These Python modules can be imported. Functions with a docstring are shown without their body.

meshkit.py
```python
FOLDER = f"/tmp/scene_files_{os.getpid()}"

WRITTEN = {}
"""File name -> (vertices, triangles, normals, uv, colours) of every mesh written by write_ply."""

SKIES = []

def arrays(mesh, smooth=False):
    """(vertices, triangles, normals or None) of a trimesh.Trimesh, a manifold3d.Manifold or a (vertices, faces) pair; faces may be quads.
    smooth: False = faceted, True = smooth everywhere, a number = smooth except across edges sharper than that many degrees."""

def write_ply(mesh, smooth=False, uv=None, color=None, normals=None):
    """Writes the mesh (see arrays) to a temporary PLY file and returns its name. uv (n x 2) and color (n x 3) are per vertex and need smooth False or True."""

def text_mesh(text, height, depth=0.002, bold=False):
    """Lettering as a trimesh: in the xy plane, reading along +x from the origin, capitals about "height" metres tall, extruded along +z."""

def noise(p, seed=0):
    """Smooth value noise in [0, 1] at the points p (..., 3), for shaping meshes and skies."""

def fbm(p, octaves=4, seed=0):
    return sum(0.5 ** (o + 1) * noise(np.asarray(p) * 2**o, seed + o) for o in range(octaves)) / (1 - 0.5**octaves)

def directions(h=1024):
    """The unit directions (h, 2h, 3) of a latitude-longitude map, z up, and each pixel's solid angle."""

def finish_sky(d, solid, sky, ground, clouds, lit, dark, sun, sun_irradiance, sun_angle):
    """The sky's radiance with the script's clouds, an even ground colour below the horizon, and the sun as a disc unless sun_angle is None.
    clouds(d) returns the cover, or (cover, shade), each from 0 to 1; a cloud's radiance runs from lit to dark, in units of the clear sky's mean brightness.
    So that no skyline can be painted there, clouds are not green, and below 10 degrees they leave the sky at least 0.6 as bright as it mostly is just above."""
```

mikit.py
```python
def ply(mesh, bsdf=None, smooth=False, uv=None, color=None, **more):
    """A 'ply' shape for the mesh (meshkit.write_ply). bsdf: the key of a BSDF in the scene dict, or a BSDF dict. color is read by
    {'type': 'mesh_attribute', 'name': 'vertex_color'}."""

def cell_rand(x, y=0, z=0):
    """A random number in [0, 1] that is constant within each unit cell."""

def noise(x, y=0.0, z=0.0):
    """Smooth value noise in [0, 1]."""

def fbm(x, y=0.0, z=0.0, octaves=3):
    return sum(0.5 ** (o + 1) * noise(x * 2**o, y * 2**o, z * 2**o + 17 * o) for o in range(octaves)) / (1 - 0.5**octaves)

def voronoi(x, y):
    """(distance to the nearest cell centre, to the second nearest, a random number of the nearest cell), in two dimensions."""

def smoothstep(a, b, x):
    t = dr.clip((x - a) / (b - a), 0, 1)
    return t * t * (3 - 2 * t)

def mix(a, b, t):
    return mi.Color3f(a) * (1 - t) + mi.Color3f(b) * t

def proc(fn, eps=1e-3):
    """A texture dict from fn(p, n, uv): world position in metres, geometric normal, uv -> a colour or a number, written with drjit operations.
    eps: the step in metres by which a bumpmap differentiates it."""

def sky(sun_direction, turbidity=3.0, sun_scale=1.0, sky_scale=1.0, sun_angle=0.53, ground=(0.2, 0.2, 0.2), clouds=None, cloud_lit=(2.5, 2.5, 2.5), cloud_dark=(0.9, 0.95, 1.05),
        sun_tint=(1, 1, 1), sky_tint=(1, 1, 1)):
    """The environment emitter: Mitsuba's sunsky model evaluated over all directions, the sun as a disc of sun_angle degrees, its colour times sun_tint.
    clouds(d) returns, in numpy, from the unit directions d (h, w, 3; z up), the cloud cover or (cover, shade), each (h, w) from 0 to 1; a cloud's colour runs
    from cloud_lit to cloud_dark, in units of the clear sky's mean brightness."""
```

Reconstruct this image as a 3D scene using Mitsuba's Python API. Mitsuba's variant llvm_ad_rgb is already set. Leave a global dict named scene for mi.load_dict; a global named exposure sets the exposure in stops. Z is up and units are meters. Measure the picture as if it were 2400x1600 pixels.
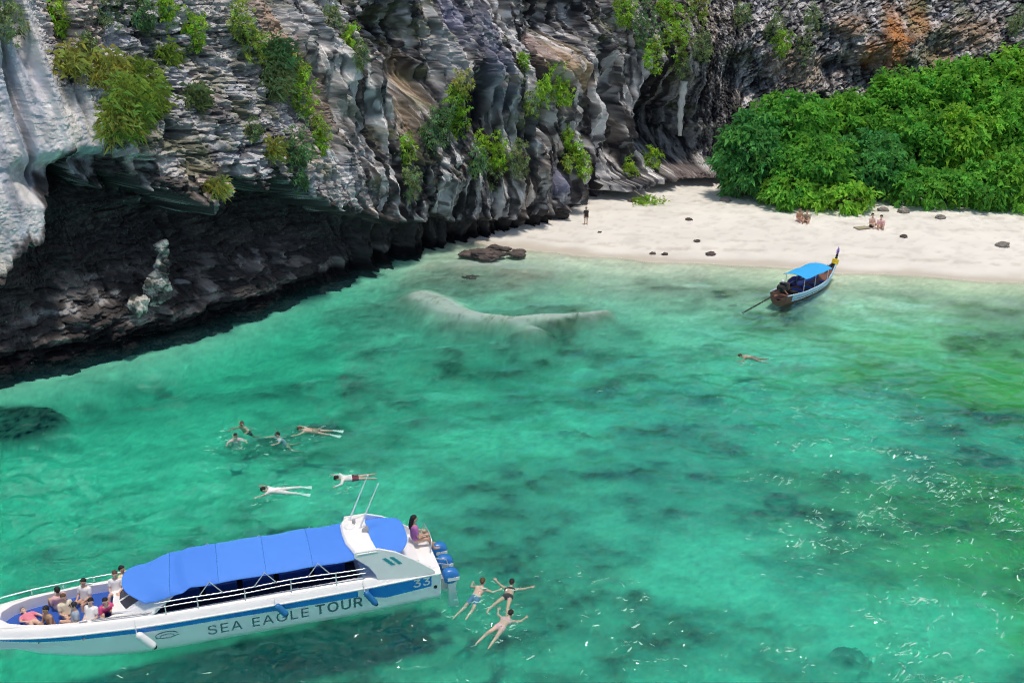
import math, random
import numpy as np, trimesh, manifold3d as m3d, mitsuba as mi, drjit as dr, mikit, meshkit
from meshkit import noise, fbm
T = mi.ScalarTransform4f
scene, labels = {}, {}

# ---------------------------------------------------------------- camera, sky, exposure
CAM_H, PITCH, HFOV = 17.0, math.radians(20.96), 54.0
CAM = np.array([0.0, 0.0, CAM_H])
scene['camera'] = {'type': 'perspective', 'fov': HFOV, 'fov_axis': 'x', 'near_clip': 0.5, 'far_clip': 3000.0,
    'to_world': T().look_at(origin=[0, 0, CAM_H], target=[0, math.cos(PITCH) * 10, CAM_H - math.sin(PITCH) * 10], up=[0, 0, 1])}
SUN = np.array([0.10, -0.13, 0.98])
def clouds(d):
    q = d / np.maximum(d[..., 2:3] + 0.12, 0.05)
    c = fbm(q * 0.9 + 3.1, 5, 4)
    cover = np.clip((c - 0.46) / 0.16, 0, 1)
    shade = np.clip((fbm(q * 1.7 + 9.0, 4, 8) - 0.45) / 0.3, 0, 1) * 0.5
    return cover * 0.85, shade
scene['sky'] = mikit.sky(SUN, turbidity=3.0, sun_scale=0.8, sky_scale=1.25, sun_angle=7.0, sun_tint=(0.95, 0.98, 1.06), clouds=clouds, cloud_lit=(1.9, 1.9, 1.95), cloud_dark=(1.0, 1.02, 1.08))
exposure = 1.3

# ---------------------------------------------------------------- helpers
FOC = 1200 / math.tan(math.radians(HFOV / 2))            # in pixels of the 2400 wide photograph
def pix_ray(px, py):
    """direction of the photograph's pixel, to work out once where a thing stands"""
    u, v = (px - 1200) / FOC, (py - 800) / FOC
    c, s = math.cos(PITCH), math.sin(PITCH)
    return np.array([u, c - v * s, -s - v * c])
def at(px, py, z=0.0):
    d = pix_ray(px, py)
    return CAM + d * ((z - CAM_H) / d[2])
def at_y(px, py, y):
    d = pix_ray(px, py)
    return CAM + d * (y / d[1])
def smooth(a, b, x):
    t = np.clip((np.asarray(x, float) - a) / (b - a), 0, 1)
    return t * t * (3 - 2 * t)
def numbered(name):
    if name not in scene and name not in labels and not any(k.startswith(name + '__') for k in scene): return name
    i = 1
    while f'{name}_{i:03d}' in scene or f'{name}_{i:03d}' in labels or any(k.startswith(f'{name}_{i:03d}__') for k in scene): i += 1
    return f'{name}_{i:03d}'
def thing(name, label, cat, group=None):
    key = numbered(name)
    labels[key] = {'label': label, 'category': cat}
    if group: labels[key]['group'] = group
    return key
def part(parent, name, mesh, bsdf, smooth=False, M=None, label=None, color=None, kind=None):
    key = numbered(f'{parent}__{name}')
    d = mikit.ply(mesh, bsdf, smooth=smooth, color=color) if not isinstance(mesh, dict) else dict(mesh)
    if M is not None: d['to_world'] = T(np.asarray(M, float))
    scene[key] = d
    if label: labels[key] = {'label': label}
    if kind: labels.setdefault(key, {})['kind'] = kind
    return key
def single(name, mesh, bsdf, label, cat, smooth=False, group=None, color=None, kind=None):
    key = numbered(name)
    scene[key] = mikit.ply(mesh, bsdf, smooth=smooth, color=color)
    labels[key] = {'label': label, 'category': cat}
    if group: labels[key]['group'] = group
    if kind: labels[key]['kind'] = kind
    return key
def struct(name, mesh, bsdf, smooth=True, color=None, label=None, cat=None, **more):
    scene[name] = mikit.ply(mesh, bsdf, smooth=smooth, color=color, **more)
    labels[name] = {'kind': 'structure'}
    if label: labels[name].update(label=label, category=cat)
def mat(key, color, rough=0.6, metallic=0.0, spec=0.5, **kw):
    c = color if isinstance(color, dict) else {'type': 'rgb', 'value': list(map(float, color))}
    scene[key] = {'type': 'twosided', 'b': {'type': 'principled', 'base_color': c, 'roughness': rough, 'metallic': metallic, 'specular': spec, **kw}}
    return key
VCOL = {'type': 'mesh_attribute', 'name': 'vertex_color'}
def grid_faces(nr, nc, wrap=False):
    r = np.arange(nr - 1)[:, None]
    c = np.arange(nc if wrap else nc - 1)[None, :]
    c2 = (c + 1) % nc
    a, b, d, e = r * nc + c, r * nc + c2, (r + 1) * nc + c2, (r + 1) * nc + c
    return np.stack([a, b, d, e], -1).reshape(-1, 4)
def polyline_distance(P, X, Y):
    """signed distance from the points to a polyline, positive on its left"""
    best = np.full(X.shape, 1e9); sign = np.ones(X.shape)
    for (ax, ay), (bx, by) in zip(P[:-1], P[1:]):
        dx, dy = bx - ax, by - ay
        t = np.clip(((X - ax) * dx + (Y - ay) * dy) / (dx * dx + dy * dy), 0, 1)
        d = np.hypot(X - ax - t * dx, Y - ay - t * dy)
        s = np.where(dx * (Y - ay) - dy * (X - ax) >= 0, 1.0, -1.0)
        near = d < best
        best = np.where(near, d, best); sign = np.where(near, s, sign)
    return best * sign
def polar_sheet(cols, rings):
    """a sheet round the bay, fine where the water is near: x, y of rings x cols"""
    a = np.concatenate([np.linspace(-180, -40, 26)[:-1], np.linspace(-40, 40, cols), np.linspace(40, 180, 26)[1:-1]])
    a = np.radians(a)
    r = np.concatenate([[0.3, 4, 8, 11], np.geomspace(13.5, 92, rings), [100, 120, 150, 220, 400, 800]])
    return r[:, None] * np.sin(a)[None, :], r[:, None] * np.cos(a)[None, :]
# ---------------------------------------------------------------- sand: beach and sea floor, one sheet
SHORE = np.array([[-30, 68], [-8, 66]] + [at(*p)[:2].tolist() for p in
    [(1150, 578), (1290, 596), (1500, 610), (1700, 622), (1850, 632), (1960, 640), (2100, 647), (2250, 655), (2400, 664)]] + [[60, 49.5], [110, 40], [300, 20]])
def P2(pts, z=-1.6): return np.array([at(x, y, z)[:2] for x, y in pts])
REEF_BLOBS = [  # photograph pixel, radii along and across in metres, strength
    (15, 1010, 3.0, 1.9, 1.0), (1320, 1008, 0.9, 0.5, 0.8), (1120, 700, 6.4, 3.4, 0.98), (900, 760, 4.8, 2.6, 0.92), (1300, 790, 4.4, 2.2, 0.75), (1050, 830, 3.6, 1.8, 0.8),
    (800, 700, 2.4, 2.0, 0.6), (760, 900, 3.2, 0.8, 0.6), (1380, 720, 4.5, 2.4, 0.5), (1560, 700, 3.0, 1.8, 0.5), (640, 1560, 3.5, 1.3, 0.7), (860, 1535, 2.6, 0.9, 0.65), (400, 1590, 2.6, .8, 0.4),
    (2150, 900, 5.0, 3.0, 0.28), (1900, 1000, 3.2, 1.4, 0.4), (1750, 970, 2.2, 1.0, 0.5), (1500, 1130, 3.0, 1.1, 0.35), (1900, 1150, 3.0, 1.2, 0.45), (2300, 1050, 2.6, 1.6, 0.4),
    (1150, 920, 2.4, 1.0, 0.35), (1250, 1150, 2.4, 0.9, 0.3), (1850, 1480, 1.2, 0.5, 0.5), (2040, 1540, .5, .4, .95), (1000, 1250, 1.4, 0.5, 0.25), (150, 1250, 2.2, 0.6, 0.3), (1080, 660, 2.0, 0.8, 0.6)]
REEF_LINES = [([(150, 955), (330, 958), (480, 935)], 0.40, 0.8), ([(480, 935), (600, 915), (740, 935)], 0.75, 0.7), ([(560, 880), (700, 845), (850, 800), (960, 740)], 0.9, 0.7)]
SAND_BLOBS = [(1640, 810, 2.6, 1.5, 0.9), (1850, 860, 3.2, 1.6, 0.8), (1750, 770, 2.4, 0.9, 0.6), (2050, 800, 3.0, 1.0, 0.5), (170, 1100, 3.6, 1.1, 0.9), (480, 1110, 2.0, 1.0, 0.5), (900, 970, 1.4, 1.6, 0.6), (500, 860, 5.0, 1.8, 0.9), (640, 770, 3.0, 1.6, 0.9), (2200, 1430, 2.4, 1.3, 0.6)]
BASE_PIX = [(0, 868), (200, 826), (400, 778), (540, 735), (700, 675), (850, 625), (1000, 582), (1150, 556), (1290, 516), (1365, 478), (1450, 455), (1530, 443), (1640, 434)]
CLIFF_FOOT = np.array([(-75, 18), (-52, 20), (-36, 28)] + [at(x, y, 0.0)[:2].tolist() for x, y in BASE_PIX[:9]])
SWIRL = [([(985, 690), (1015, 700), (1060, 724), (1120, 738), (1200, 744), (1300, 740), (1425, 728)], [.75, .85, .55, .40, .34, .22, .08], 1.0), ([(1215, 748), (1255, 762)], [.45, .2], .7), ([(1110, 701), (1200, 703), (1335, 694)], [.10, .10, .07], .55), ([(880, 771), (1000, 775), (1160, 766)], [.10, .11, .07], .5), ([(1060, 622), (1150, 618), (1260, 628)], [.5, .6, .4], .5)]
def sea_floor(X, Y, fine=True):
    """height, and how far the floor is reef (0 sand, 1 reef)"""
    s = polyline_distance(SHORE, X, Y)                    # positive on land
    p = np.stack([X, Y, X * 0], -1)
    w = (fbm(p * 0.35, 3, 5) - 0.5) * 1.2
    s2 = s + w
    h = np.where(s2 > 0, 0.085 * s2 - 0.0018 * np.clip(s2, 0, 20) ** 2, 0)
    h = np.where(s2 > 18, h + 0.10 * (s2 - 18), h)
    t = np.clip(-s2, 0, 100)
    deep = 0.06 * t + 0.75 * smooth(2, 24, t) + 0.9 * smooth(16, 45, t)
    deep = np.minimum(deep, 1.45 + 0.010 * t + 0.5 * smooth(26, 42, t))
    h = np.where(s2 > 0, h, -deep) + .045 * (2 * smooth(-.12, .12, s2) - 1)
    q = np.stack([X * 1.0, Y * 1.5, X * 0], -1)
    n1, n2, n3 = fbm(q * 0.16, 4, 11), fbm(q * 0.7, 4, 12), fbm(q * 2.6, 4, 13)
    reef = np.zeros(X.shape); knoll = np.zeros(X.shape)
    jx, jy = (fbm(p * 0.55, 3, 21) - 0.5) * 2.8, (fbm(p * 0.55, 3, 22) - 0.5) * 2.8
    jx, jy = jx + (n3 - .5) * 1.2, jy + (fbm(q * 2.6, 3, 14) - .5) * 1.2
    for px, py, a, b, k in REEF_BLOBS:
        c = at(px, py, -1.6)
        jj = .3 if k >= 1 else 1
        r = np.hypot((X + jx * jj - c[0]) / a, (Y + jy * jj - c[1]) / b)
        reef = np.maximum(reef, k * (1 - smooth(0.55, 1.35, r)))
        if k >= 1: knoll = np.maximum(knoll, 1 - smooth(0.70, 1.05, r))
    for pts, wd, k in REEF_LINES:
        d = np.abs(polyline_distance(P2(pts), X + jx * 0.4, Y + jy * 0.4))
        reef = np.maximum(reef, k * (1 - smooth(wd * 0.5, wd * 1.8, d)))
    bright = np.zeros(X.shape)
    for px, py, a, b, k in SAND_BLOBS:
        c = at(px, py, -1.6)
        r = np.hypot((X + jx - c[0]) / a, (Y + jy - c[1]) / b)
        bright = np.maximum(bright, k * (1 - smooth(0.5, 1.3, r)))
    wet = smooth(0.5, 5.0, t)
    veil = smooth(0.34, 0.66, n1) * 0.58 * (0.5 + 1.0 * n2)                                     # thin growth over wide areas
    n4 = fbm(q * [1.0, 1.0, 1] * 1.25, 4, 15)
    tufts = smooth(0.42, 0.70, 0.22 * n3 + 0.38 * n4 + 0.40 * n2) * (0.35 + 0.65 * smooth(0.36, 0.60, n2))
    rf = np.maximum(veil + tufts * 0.34 * (1 - 0.6 * bright), reef * (0.45 + 0.55 * n3))
    rf = np.clip(np.maximum(rf * (1 - 0.85 * bright), knoll * .97), 0, 1) * wet
    h = h + .45 * knoll
    h = h + rf * (0.04 + 0.10 * n3) * smooth(1.0, 6.0, t) + 0.25 * reef ** 2 * n2 * wet
    h = h + (fbm(p * 1.0, 3, 31) - 0.5) * 0.06 * smooth(0.0, 2.5, np.abs(s))
    pale = np.zeros(X.shape); rise = np.zeros(X.shape)
    for pts, wd, k in SWIRL:
        L = P2(pts, -.2); dd, tt = np.abs(polyline_distance(L, X + jx * .12, Y + jy * .16)), np.clip((X - L[0, 0]) / (L[-1, 0] - L[0, 0]), 0, 1)
        w_ = np.interp(tt, np.linspace(0, 1, len(wd)), wd)
        pale = np.maximum(pale, k * (1 - smooth(w_ * .35, w_ * 1.6, dd + .5 * w_ * (n4 - .5))) * smooth(.30, .62, .6 * n3 + .55 * fbm(q * 6, 2, 16)))
        rise = np.maximum(rise, (k >= .7) * min(k + .1, 1) * (1 - smooth(w_ * .2, w_ * 2.0 + .7, dd)))
    h = h + (-.12 - h) * np.minimum(rise * .93, 1) * (h < -.12)
    global PALE_PATCH
    PALE_PATCH = pale
    foot = np.abs(polyline_distance(CLIFF_FOOT, X, Y)) + .5 * (n3 - .5)
    rf = rf * (0.25 + 0.75 * smooth(1.0, 4.5, foot)) * .86
    rf = np.maximum(rf, knoll * .97)
    h = np.maximum(h, np.minimum(-0.75 - 0.34 * np.maximum(foot - .5, 0), h + 3) * (h < 0) + h * (h >= 0))   # an apron of sand against the cliff
    if fine: h = h + (fbm(p * 5.0, 2, 33) - 0.5) * 0.014 * smooth(0.5, 3, s) - 0.014 * smooth(.52, .68, fbm(p * 2.2, 3, 47)) * smooth(1, 3, s)
    return h, rf, bright, s2
def ground_z(x, y):
    return float(sea_floor(np.array([x]), np.array([y]))[0][0])

X, Y = polar_sheet(640, 420)
Z, RF, BR, SD = sea_floor(X, Y)
n = fbm(np.stack([X, Y * 1.5, X * 0], -1) * 0.5, 4, 41)[..., None]
dry, wetc = np.array([0.64, 0.635, 0.60]), np.array([0.46, 0.43, 0.37])
under, alga, reefc = np.array([0.68, 0.69, 0.57]), np.array([0.40, 0.50, 0.11]), np.array([0.022, 0.042, 0.030])
col = dry * (0.90 + 0.2 * n)
col = col + (wetc - col) * (1 - smooth(0.25, 1.5, SD + (n[..., 0] - .5) * 1.2))[..., None] * 0.85
for lo, wid, amt in ((2.6, .35, .30), (4.3, .25, .22), (9.5, .5, .25), (12.5, .8, .3)):       # drift lines of weed and leaf litter
    ww = np.abs(SD - lo - 2.2 * (fbm(np.stack([X, Y, X * 0], -1) * .12, 2, 45) - .5))
    col = col + (np.array([.30, .26, .20]) - col) * (amt * (1 - smooth(wid * .3, wid, ww)) * smooth(.45, .62, fbm(np.stack([X, Y, X * 0], -1) * 1.6, 3, 46)))[..., None]
tramp = fbm(np.stack([X, Y, X * 0], -1) * 2.2, 3, 47)
col = col * (1 - .11 * (smooth(.55, .70, tramp) * smooth(1, 3, SD))[..., None])
QF = np.stack([X, Y * 1.4, X * 0], -1)
ripl = fbm(QF * 4.2 + (fbm(QF * 1.1, 2, 64)[..., None] - .5) * 2, 3, 61); rubl = fbm(QF * 8.5, 2, 62)
sub = under * (0.82 + 0.36 * n) * (0.62 + .50 * ripl + .26 * rubl)[..., None]
right = smooth(6, 20, X) * smooth(0.30, 0.55, fbm(np.stack([X, Y, X * 0], -1) * 0.16, 3, 43)) * (1 - 0.9 * BR) * smooth(3, 14, -SD)
sub = sub + (alga - sub) * (1.0 * right)[..., None]
sub = sub + (reefc - sub) * (RF * (.72 + .55 * ripl))[..., None]
sub = sub + (np.array([.58, .56, .55]) * (.8 + .4 * n) - sub) * np.clip(PALE_PATCH * 1.2, 0, .9)[..., None]
k = smooth(-0.3, 0.2, SD)[..., None]
col = sub * (1 - k) + col * k
mat('sand_material', VCOL, 0.95, spec=0.1)
struct('sand', (np.stack([X, Y, Z], -1).reshape(-1, 3), grid_faces(*X.shape, wrap=True)), 'sand_material', True, col.reshape(-1, 3), 'pale coral sand of the beach and sea floor', 'sand')

# ---------------------------------------------------------------- water: a rippled surface over a clear green volume
scene['water_volume'] = {'type': 'homogeneous', 'albedo': {'type': 'rgb', 'value': [0.02, 0.26, 0.24]}, 'sigma_t': {'type': 'rgb', 'value': [0.54, 0.088, 0.140]}}
scene['water_surface'] = {'type': 'thindielectric', 'int_ior': 1.34}
RINGS = [(1117, 1402), (1192, 1402), (1175, 1472), (578, 1012), (553, 1040), (668, 1040), (736, 1010), (655, 1150), (826, 1120), (1762, 838)]
def wave_height(X, Y):
    rng = np.random.default_rng(5)
    p = np.stack([X, Y * 1.3, X * 0], -1)
    gust = smooth(0.36, 0.60, fbm(p * 0.17, 3, 51))
    front = smooth(37, 23, Y - 0.22 * X) * (0.25 + 0.75 * smooth(-9, 7, X))
    shore = 0.2 + 0.8 * smooth(0, 6, -polyline_distance(SHORE, X, Y))
    jx, jy = (fbm(p * 0.5, 4, 52) - .5) * 2.6, (fbm(p * 0.5, 4, 53) - .5) * 2.6
    def sines(n, l0, l1, power, sd):
        Z = np.zeros(X.shape)
        for i in range(n):
            lam = l0 * (l1 / l0) ** rng.random(); th = math.radians(rng.normal(78, sd)); k = 2 * math.pi / lam
            Z += lam ** power * np.sin(k * ((X + jx) * math.cos(th) + (Y + jy) * math.sin(th)) + rng.random() * 6.28) / math.sqrt(n)
        return Z
    calm = sines(30, .5, 3.0, 1.0, 45)
    chop = sines(40, .28, 1.5, 1.0, 32); chop = chop + .5 * np.abs(chop)
    rip = 0.5 - np.abs(2 * fbm(p * [1.9, 2.6, 1], 3, 54) - 1)
    Z = calm * (0.010 + .008 * gust) + (chop * .10 + rip * .08) * (front * (0.30 + 0.9 * gust) + .13 * gust)
    for px, py in RINGS:                                   # the stir round each swimmer
        c = at(px, py); r = np.hypot(X - c[0], Y - c[1])
        Z = Z + .026 * np.sin(r * 12 + 2 * fbm(p * 1.5, 2, 55)) * np.exp(-(r / .9) ** 2)
    return Z * shore
X, Y = polar_sheet(760, 620)
Z = wave_height(X, Y)
Z[0] = Z[0].mean(); Z[-1] = 0
nr, nc = X.shape
V = np.stack([X, Y, Z], -1).reshape(-1, 3)
F = grid_faces(nr, nc, wrap=True)
F = np.vstack([F[:, [0, 2, 1]], F[:, [0, 3, 2]]])
cap = np.stack([np.zeros(nc - 2, int), np.arange(1, nc - 1), np.arange(2, nc)], 1)
V2 = V[-nc:] + [0, 0, -12.0]
b0 = (nr - 1) * nc
i = np.arange(nc); j = (i + 1) % nc
side = np.vstack([np.stack([b0 + i, b0 + j, nr * nc + j], 1), np.stack([b0 + i, nr * nc + j, nr * nc + i], 1)])
bot = np.stack([np.full(nc - 2, nr * nc), nr * nc + np.arange(1, nc - 1), nr * nc + np.arange(2, nc)], 1)
VV, FF = np.vstack([V, V2]), np.vstack([F, cap[:, ::-1], side, bot])
FF = FF[:, ::-1]                                         # normals outwards, so that the volume is inside
struct('water', (VV, FF), 'water_surface', True, None, 'clear turquoise sea water of the bay', 'sea', interior={'type': 'ref', 'id': 'water_volume'})

# glints on the crests of the near water, put in as pale solid flecks
rng = np.random.default_rng(77)
fx, fy = rng.uniform(-14, 17, 90000), rng.uniform(19.5, 40, 90000)
fz = wave_height(fx, fy)
pp = np.stack([fx, fy * 1.3, fx * 0], -1)
fgust = smooth(0.38, 0.60, fbm(pp * 0.17, 3, 51)); fpatch = smooth(.42, .62, fbm(pp * .55, 3, 58))
ffront = smooth(38, 24, fy - 0.30 * fx) * (0.04 + 0.96 * smooth(0, 9, fx))
inboat = np.abs((fx + 2.31) * -.302 + (fy - 24.97) * .953) < 1.5
keep = (fz > .030) & (rng.random(90000) < ffront * (.15 + fgust) * (.10 + .90 * fpatch) * .34) & ~(inboat & (fx < -1))
fx, fy, fz = list(fx[keep]), list(fy[keep]), list(fz[keep])
for px, py in RINGS:                                       # bubbles stirred up by the swimmers
    c = at(px, py)
    for _ in range(16):
        r, a = .35 + .5 * rng.random(), rng.random() * 6.28
        fx.append(c[0] - .25 + r * math.cos(a)); fy.append(c[1] - .25 + r * math.sin(a)); fz.append(0)
V_, F_ = [], []
for x, y, z in zip(fx, fy, fz):
    L, w, a = rng.uniform(.03, .13) * rng.uniform(.4, 1.2), rng.uniform(.006, .020), rng.normal(.22, .30)
    t_ = np.linspace(-1, 1, 5); bend = rng.normal() * .25
    cx = x + L * t_ * math.cos(a) - bend * L * t_ ** 2 * math.sin(a); cy = y + L * t_ * math.sin(a) + bend * L * t_ ** 2 * math.cos(a)
    hw = w * np.sqrt(np.maximum(1 - t_ ** 2, .03)) * rng.uniform(.6, 1.3, 5)
    ux, uy = -math.sin(a), math.cos(a)
    xs = np.concatenate([cx - ux * hw, cx, cx + ux * hw]); ys = np.concatenate([cy - uy * hw, cy, cy + uy * hw])
    V_.append((xs, ys)); F_.append(grid_faces(3, 5) + 15 * len(F_))
xs, ys = np.concatenate([v[0] for v in V_]), np.concatenate([v[1] for v in V_])
zz = wave_height(xs, ys).reshape(-1, 15) + .004; zz[:, 5:10] += .008
mat('glint_foam_pale', (.46, .70, .60), .6)
struct('glint_foam', (np.stack([xs, ys, zz.ravel()], 1), np.vstack(F_)), 'glint_foam_pale', True)
labels['glint_foam'] = {'label': 'pale flecks added as glints on the near right water, with bubbles round the swimmers', 'category': 'glint_foam', 'kind': 'stuff'}
# ---------------------------------------------------------------- limestone cliff round the cove
base = [(-75, 18), (-52, 20), (-36, 28)] + [at(x, y, 0.0 if x < 1200 else 0.6)[:2].tolist() for x, y in BASE_PIX] + \
       [at(1800, 424, 1.0)[:2].tolist(), at(2000, 420, 1.0)[:2].tolist(), at(2250, 424, 1.0)[:2].tolist(), at(2500, 436, 1.0)[:2].tolist(), (62, 66), (90, 62), (130, 74)]
base = np.array(base)
def resample(P, step):
    d = np.concatenate([[0], np.cumsum(np.hypot(*np.diff(P, axis=0).T))])
    s = np.arange(0, d[-1], step)
    return np.stack([np.interp(s, d, P[:, 0]), np.interp(s, d, P[:, 1])], 1)
bl = resample(base, 0.25)
for _ in range(3):
    kk = np.ones(13) / 13
    bl = np.stack([np.convolve(np.pad(bl[:, i], 6, mode='reflect', reflect_type='odd'), kk, 'valid') for i in range(2)], 1)
s_all = np.concatenate([[0], np.cumsum(np.hypot(*np.diff(bl, axis=0).T))])
tan = np.gradient(bl, axis=0); tan /= np.linalg.norm(tan, axis=1, keepdims=True)
nor = np.stack([tan[:, 1], -tan[:, 0]], 1)                # towards the bay
for _ in range(2): nor = np.stack([np.convolve(np.pad(nor[:, i], 12, mode='edge'), np.ones(25) / 25, 'valid') for i in range(2)], 1)
nor /= np.linalg.norm(nor, axis=1, keepdims=True)
def on_base(px, py=None):
    """arc length of the base line where the photograph's column meets it"""
    q = (bl[:, 0] / (bl[:, 1] * math.cos(PITCH) + (CAM_H - 3) * math.sin(PITCH))) * FOC + 1200
    ok = s_all > 20
    return float(s_all[ok][np.argmin(np.abs(q[ok] - px))])
SP = [-60, 0, 60, 120, 150, 215, 290, 370, 500, 640, 760, 900, 1050, 1200, 1300, 1400, 1520, 1640, 1800, 2400]
#   height of the overhang's lip, how deep the hollow under it goes, how far the lip stands out, height of the rock bench in the hollow
LIPZ = [4.0, 4.3, 4.9, 6.0, 7.6, 8.2, 7.4, 6.8, 6.6, 6.3, 4.2, 2.6, 1.7, 1.2, 1.1, 1.4, 1.3, 1.4, 2, 2]
DEEP = [1.6, 1.8, 2.2, 2.9, 3.4, 3.6, 3.8, 4.0, 4.0, 3.4, 1.9, .75, .45, .40, .5, 0.9, 1.4, 1.2, .6, .6]
LIPO = [0.2, 0.4, 0.6, 0.6, 0.5, 0.5, 0.8, 1.0, 1.1, 1.0, 0.8, 0.4, 0.25, 0.2, 0.2, 0.2, 0.2, 0.2, 0, 0]
LEAN = [.42, .42, .42, .45, .50, .55, .60, .62, .60, .52, .36, .26, .20, .16, .14, .10, .12, .25, .40, .45]
SPU = np.array([on_base(x) for x in SP])
prof = lambda tab, u: np.interp(u, SPU, tab)
def lip_height(u):
    e = np.stack([u, u * 0, u * 0 + 2], -1)
    return prof(LIPZ, u) * (1 + 0.34 * (fbm(e * 0.9, 3, 91) - .5) + 0.26 * (fbm(e * 3.1, 2, 92) - .5))
def coarse(u, z):
    dp, lo, ln = (prof(t, u) for t in (DEEP, LIPO, LEAN))
    lz = lip_height(u)
    bench = lz * 0.34
    under = -dp * smooth(0.0, 1.0, (z - bench * 0.25) / (bench * 1.1)) * (0.65 + 0.35 * smooth(bench, lz * .8, z))
    under = under - 0.35 * np.exp(-((z - 0.25) / 0.5) ** 2)
    roof = smooth(lz - 0.12 * np.minimum(dp, 3) - 0.1, lz + 0.08, z)
    above = np.maximum(z - lz, 0)
    top = lo - ln * above + 0.25 * np.sin(above * 0.9) * smooth(0, 3, above)
    steep = np.maximum(above - 9, 0)
    top = top - 0.5 * steep
    return under * (1 - roof) + top * roof
def wall_point(u, z, off):
    b = np.stack([np.interp(u, s_all, bl[:, k]) for k in range(2)], -1)
    n = np.stack([np.interp(u, s_all, nor[:, k]) for k in range(2)], -1)
    n /= np.linalg.norm(n, axis=-1, keepdims=True)
    return np.concatenate([b + n * off[..., None], z[..., None]], -1), n
def project(Pt):
    q = Pt - CAM
    c, s = math.cos(PITCH), math.sin(PITCH)
    dep = q[..., 1] * c - q[..., 2] * s
    return 1200 + FOC * q[..., 0] / dep, 800 + FOC * (-q[..., 2] * c - q[..., 1] * s) / dep, dep
gu, gz = np.meshgrid(np.arange(20, s_all[-1] - 5, 0.2), np.arange(0, 18, 0.15))
GP, _ = wall_point(gu, gz, coarse(gu, gz))
gpx, gpy, gdep = project(GP)
def on_wall(px, py):
    """where on the wall (arc length, height) the photograph shows a feature"""
    d = np.hypot(gpx - px, gpy - py)
    m = np.where(d < 14, gdep, 1e9)
    i = int(np.argmin(m)) if m.min() < 1e8 else int(np.argmin(d))
    return gu.flat[i], gz.flat[i]

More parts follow.
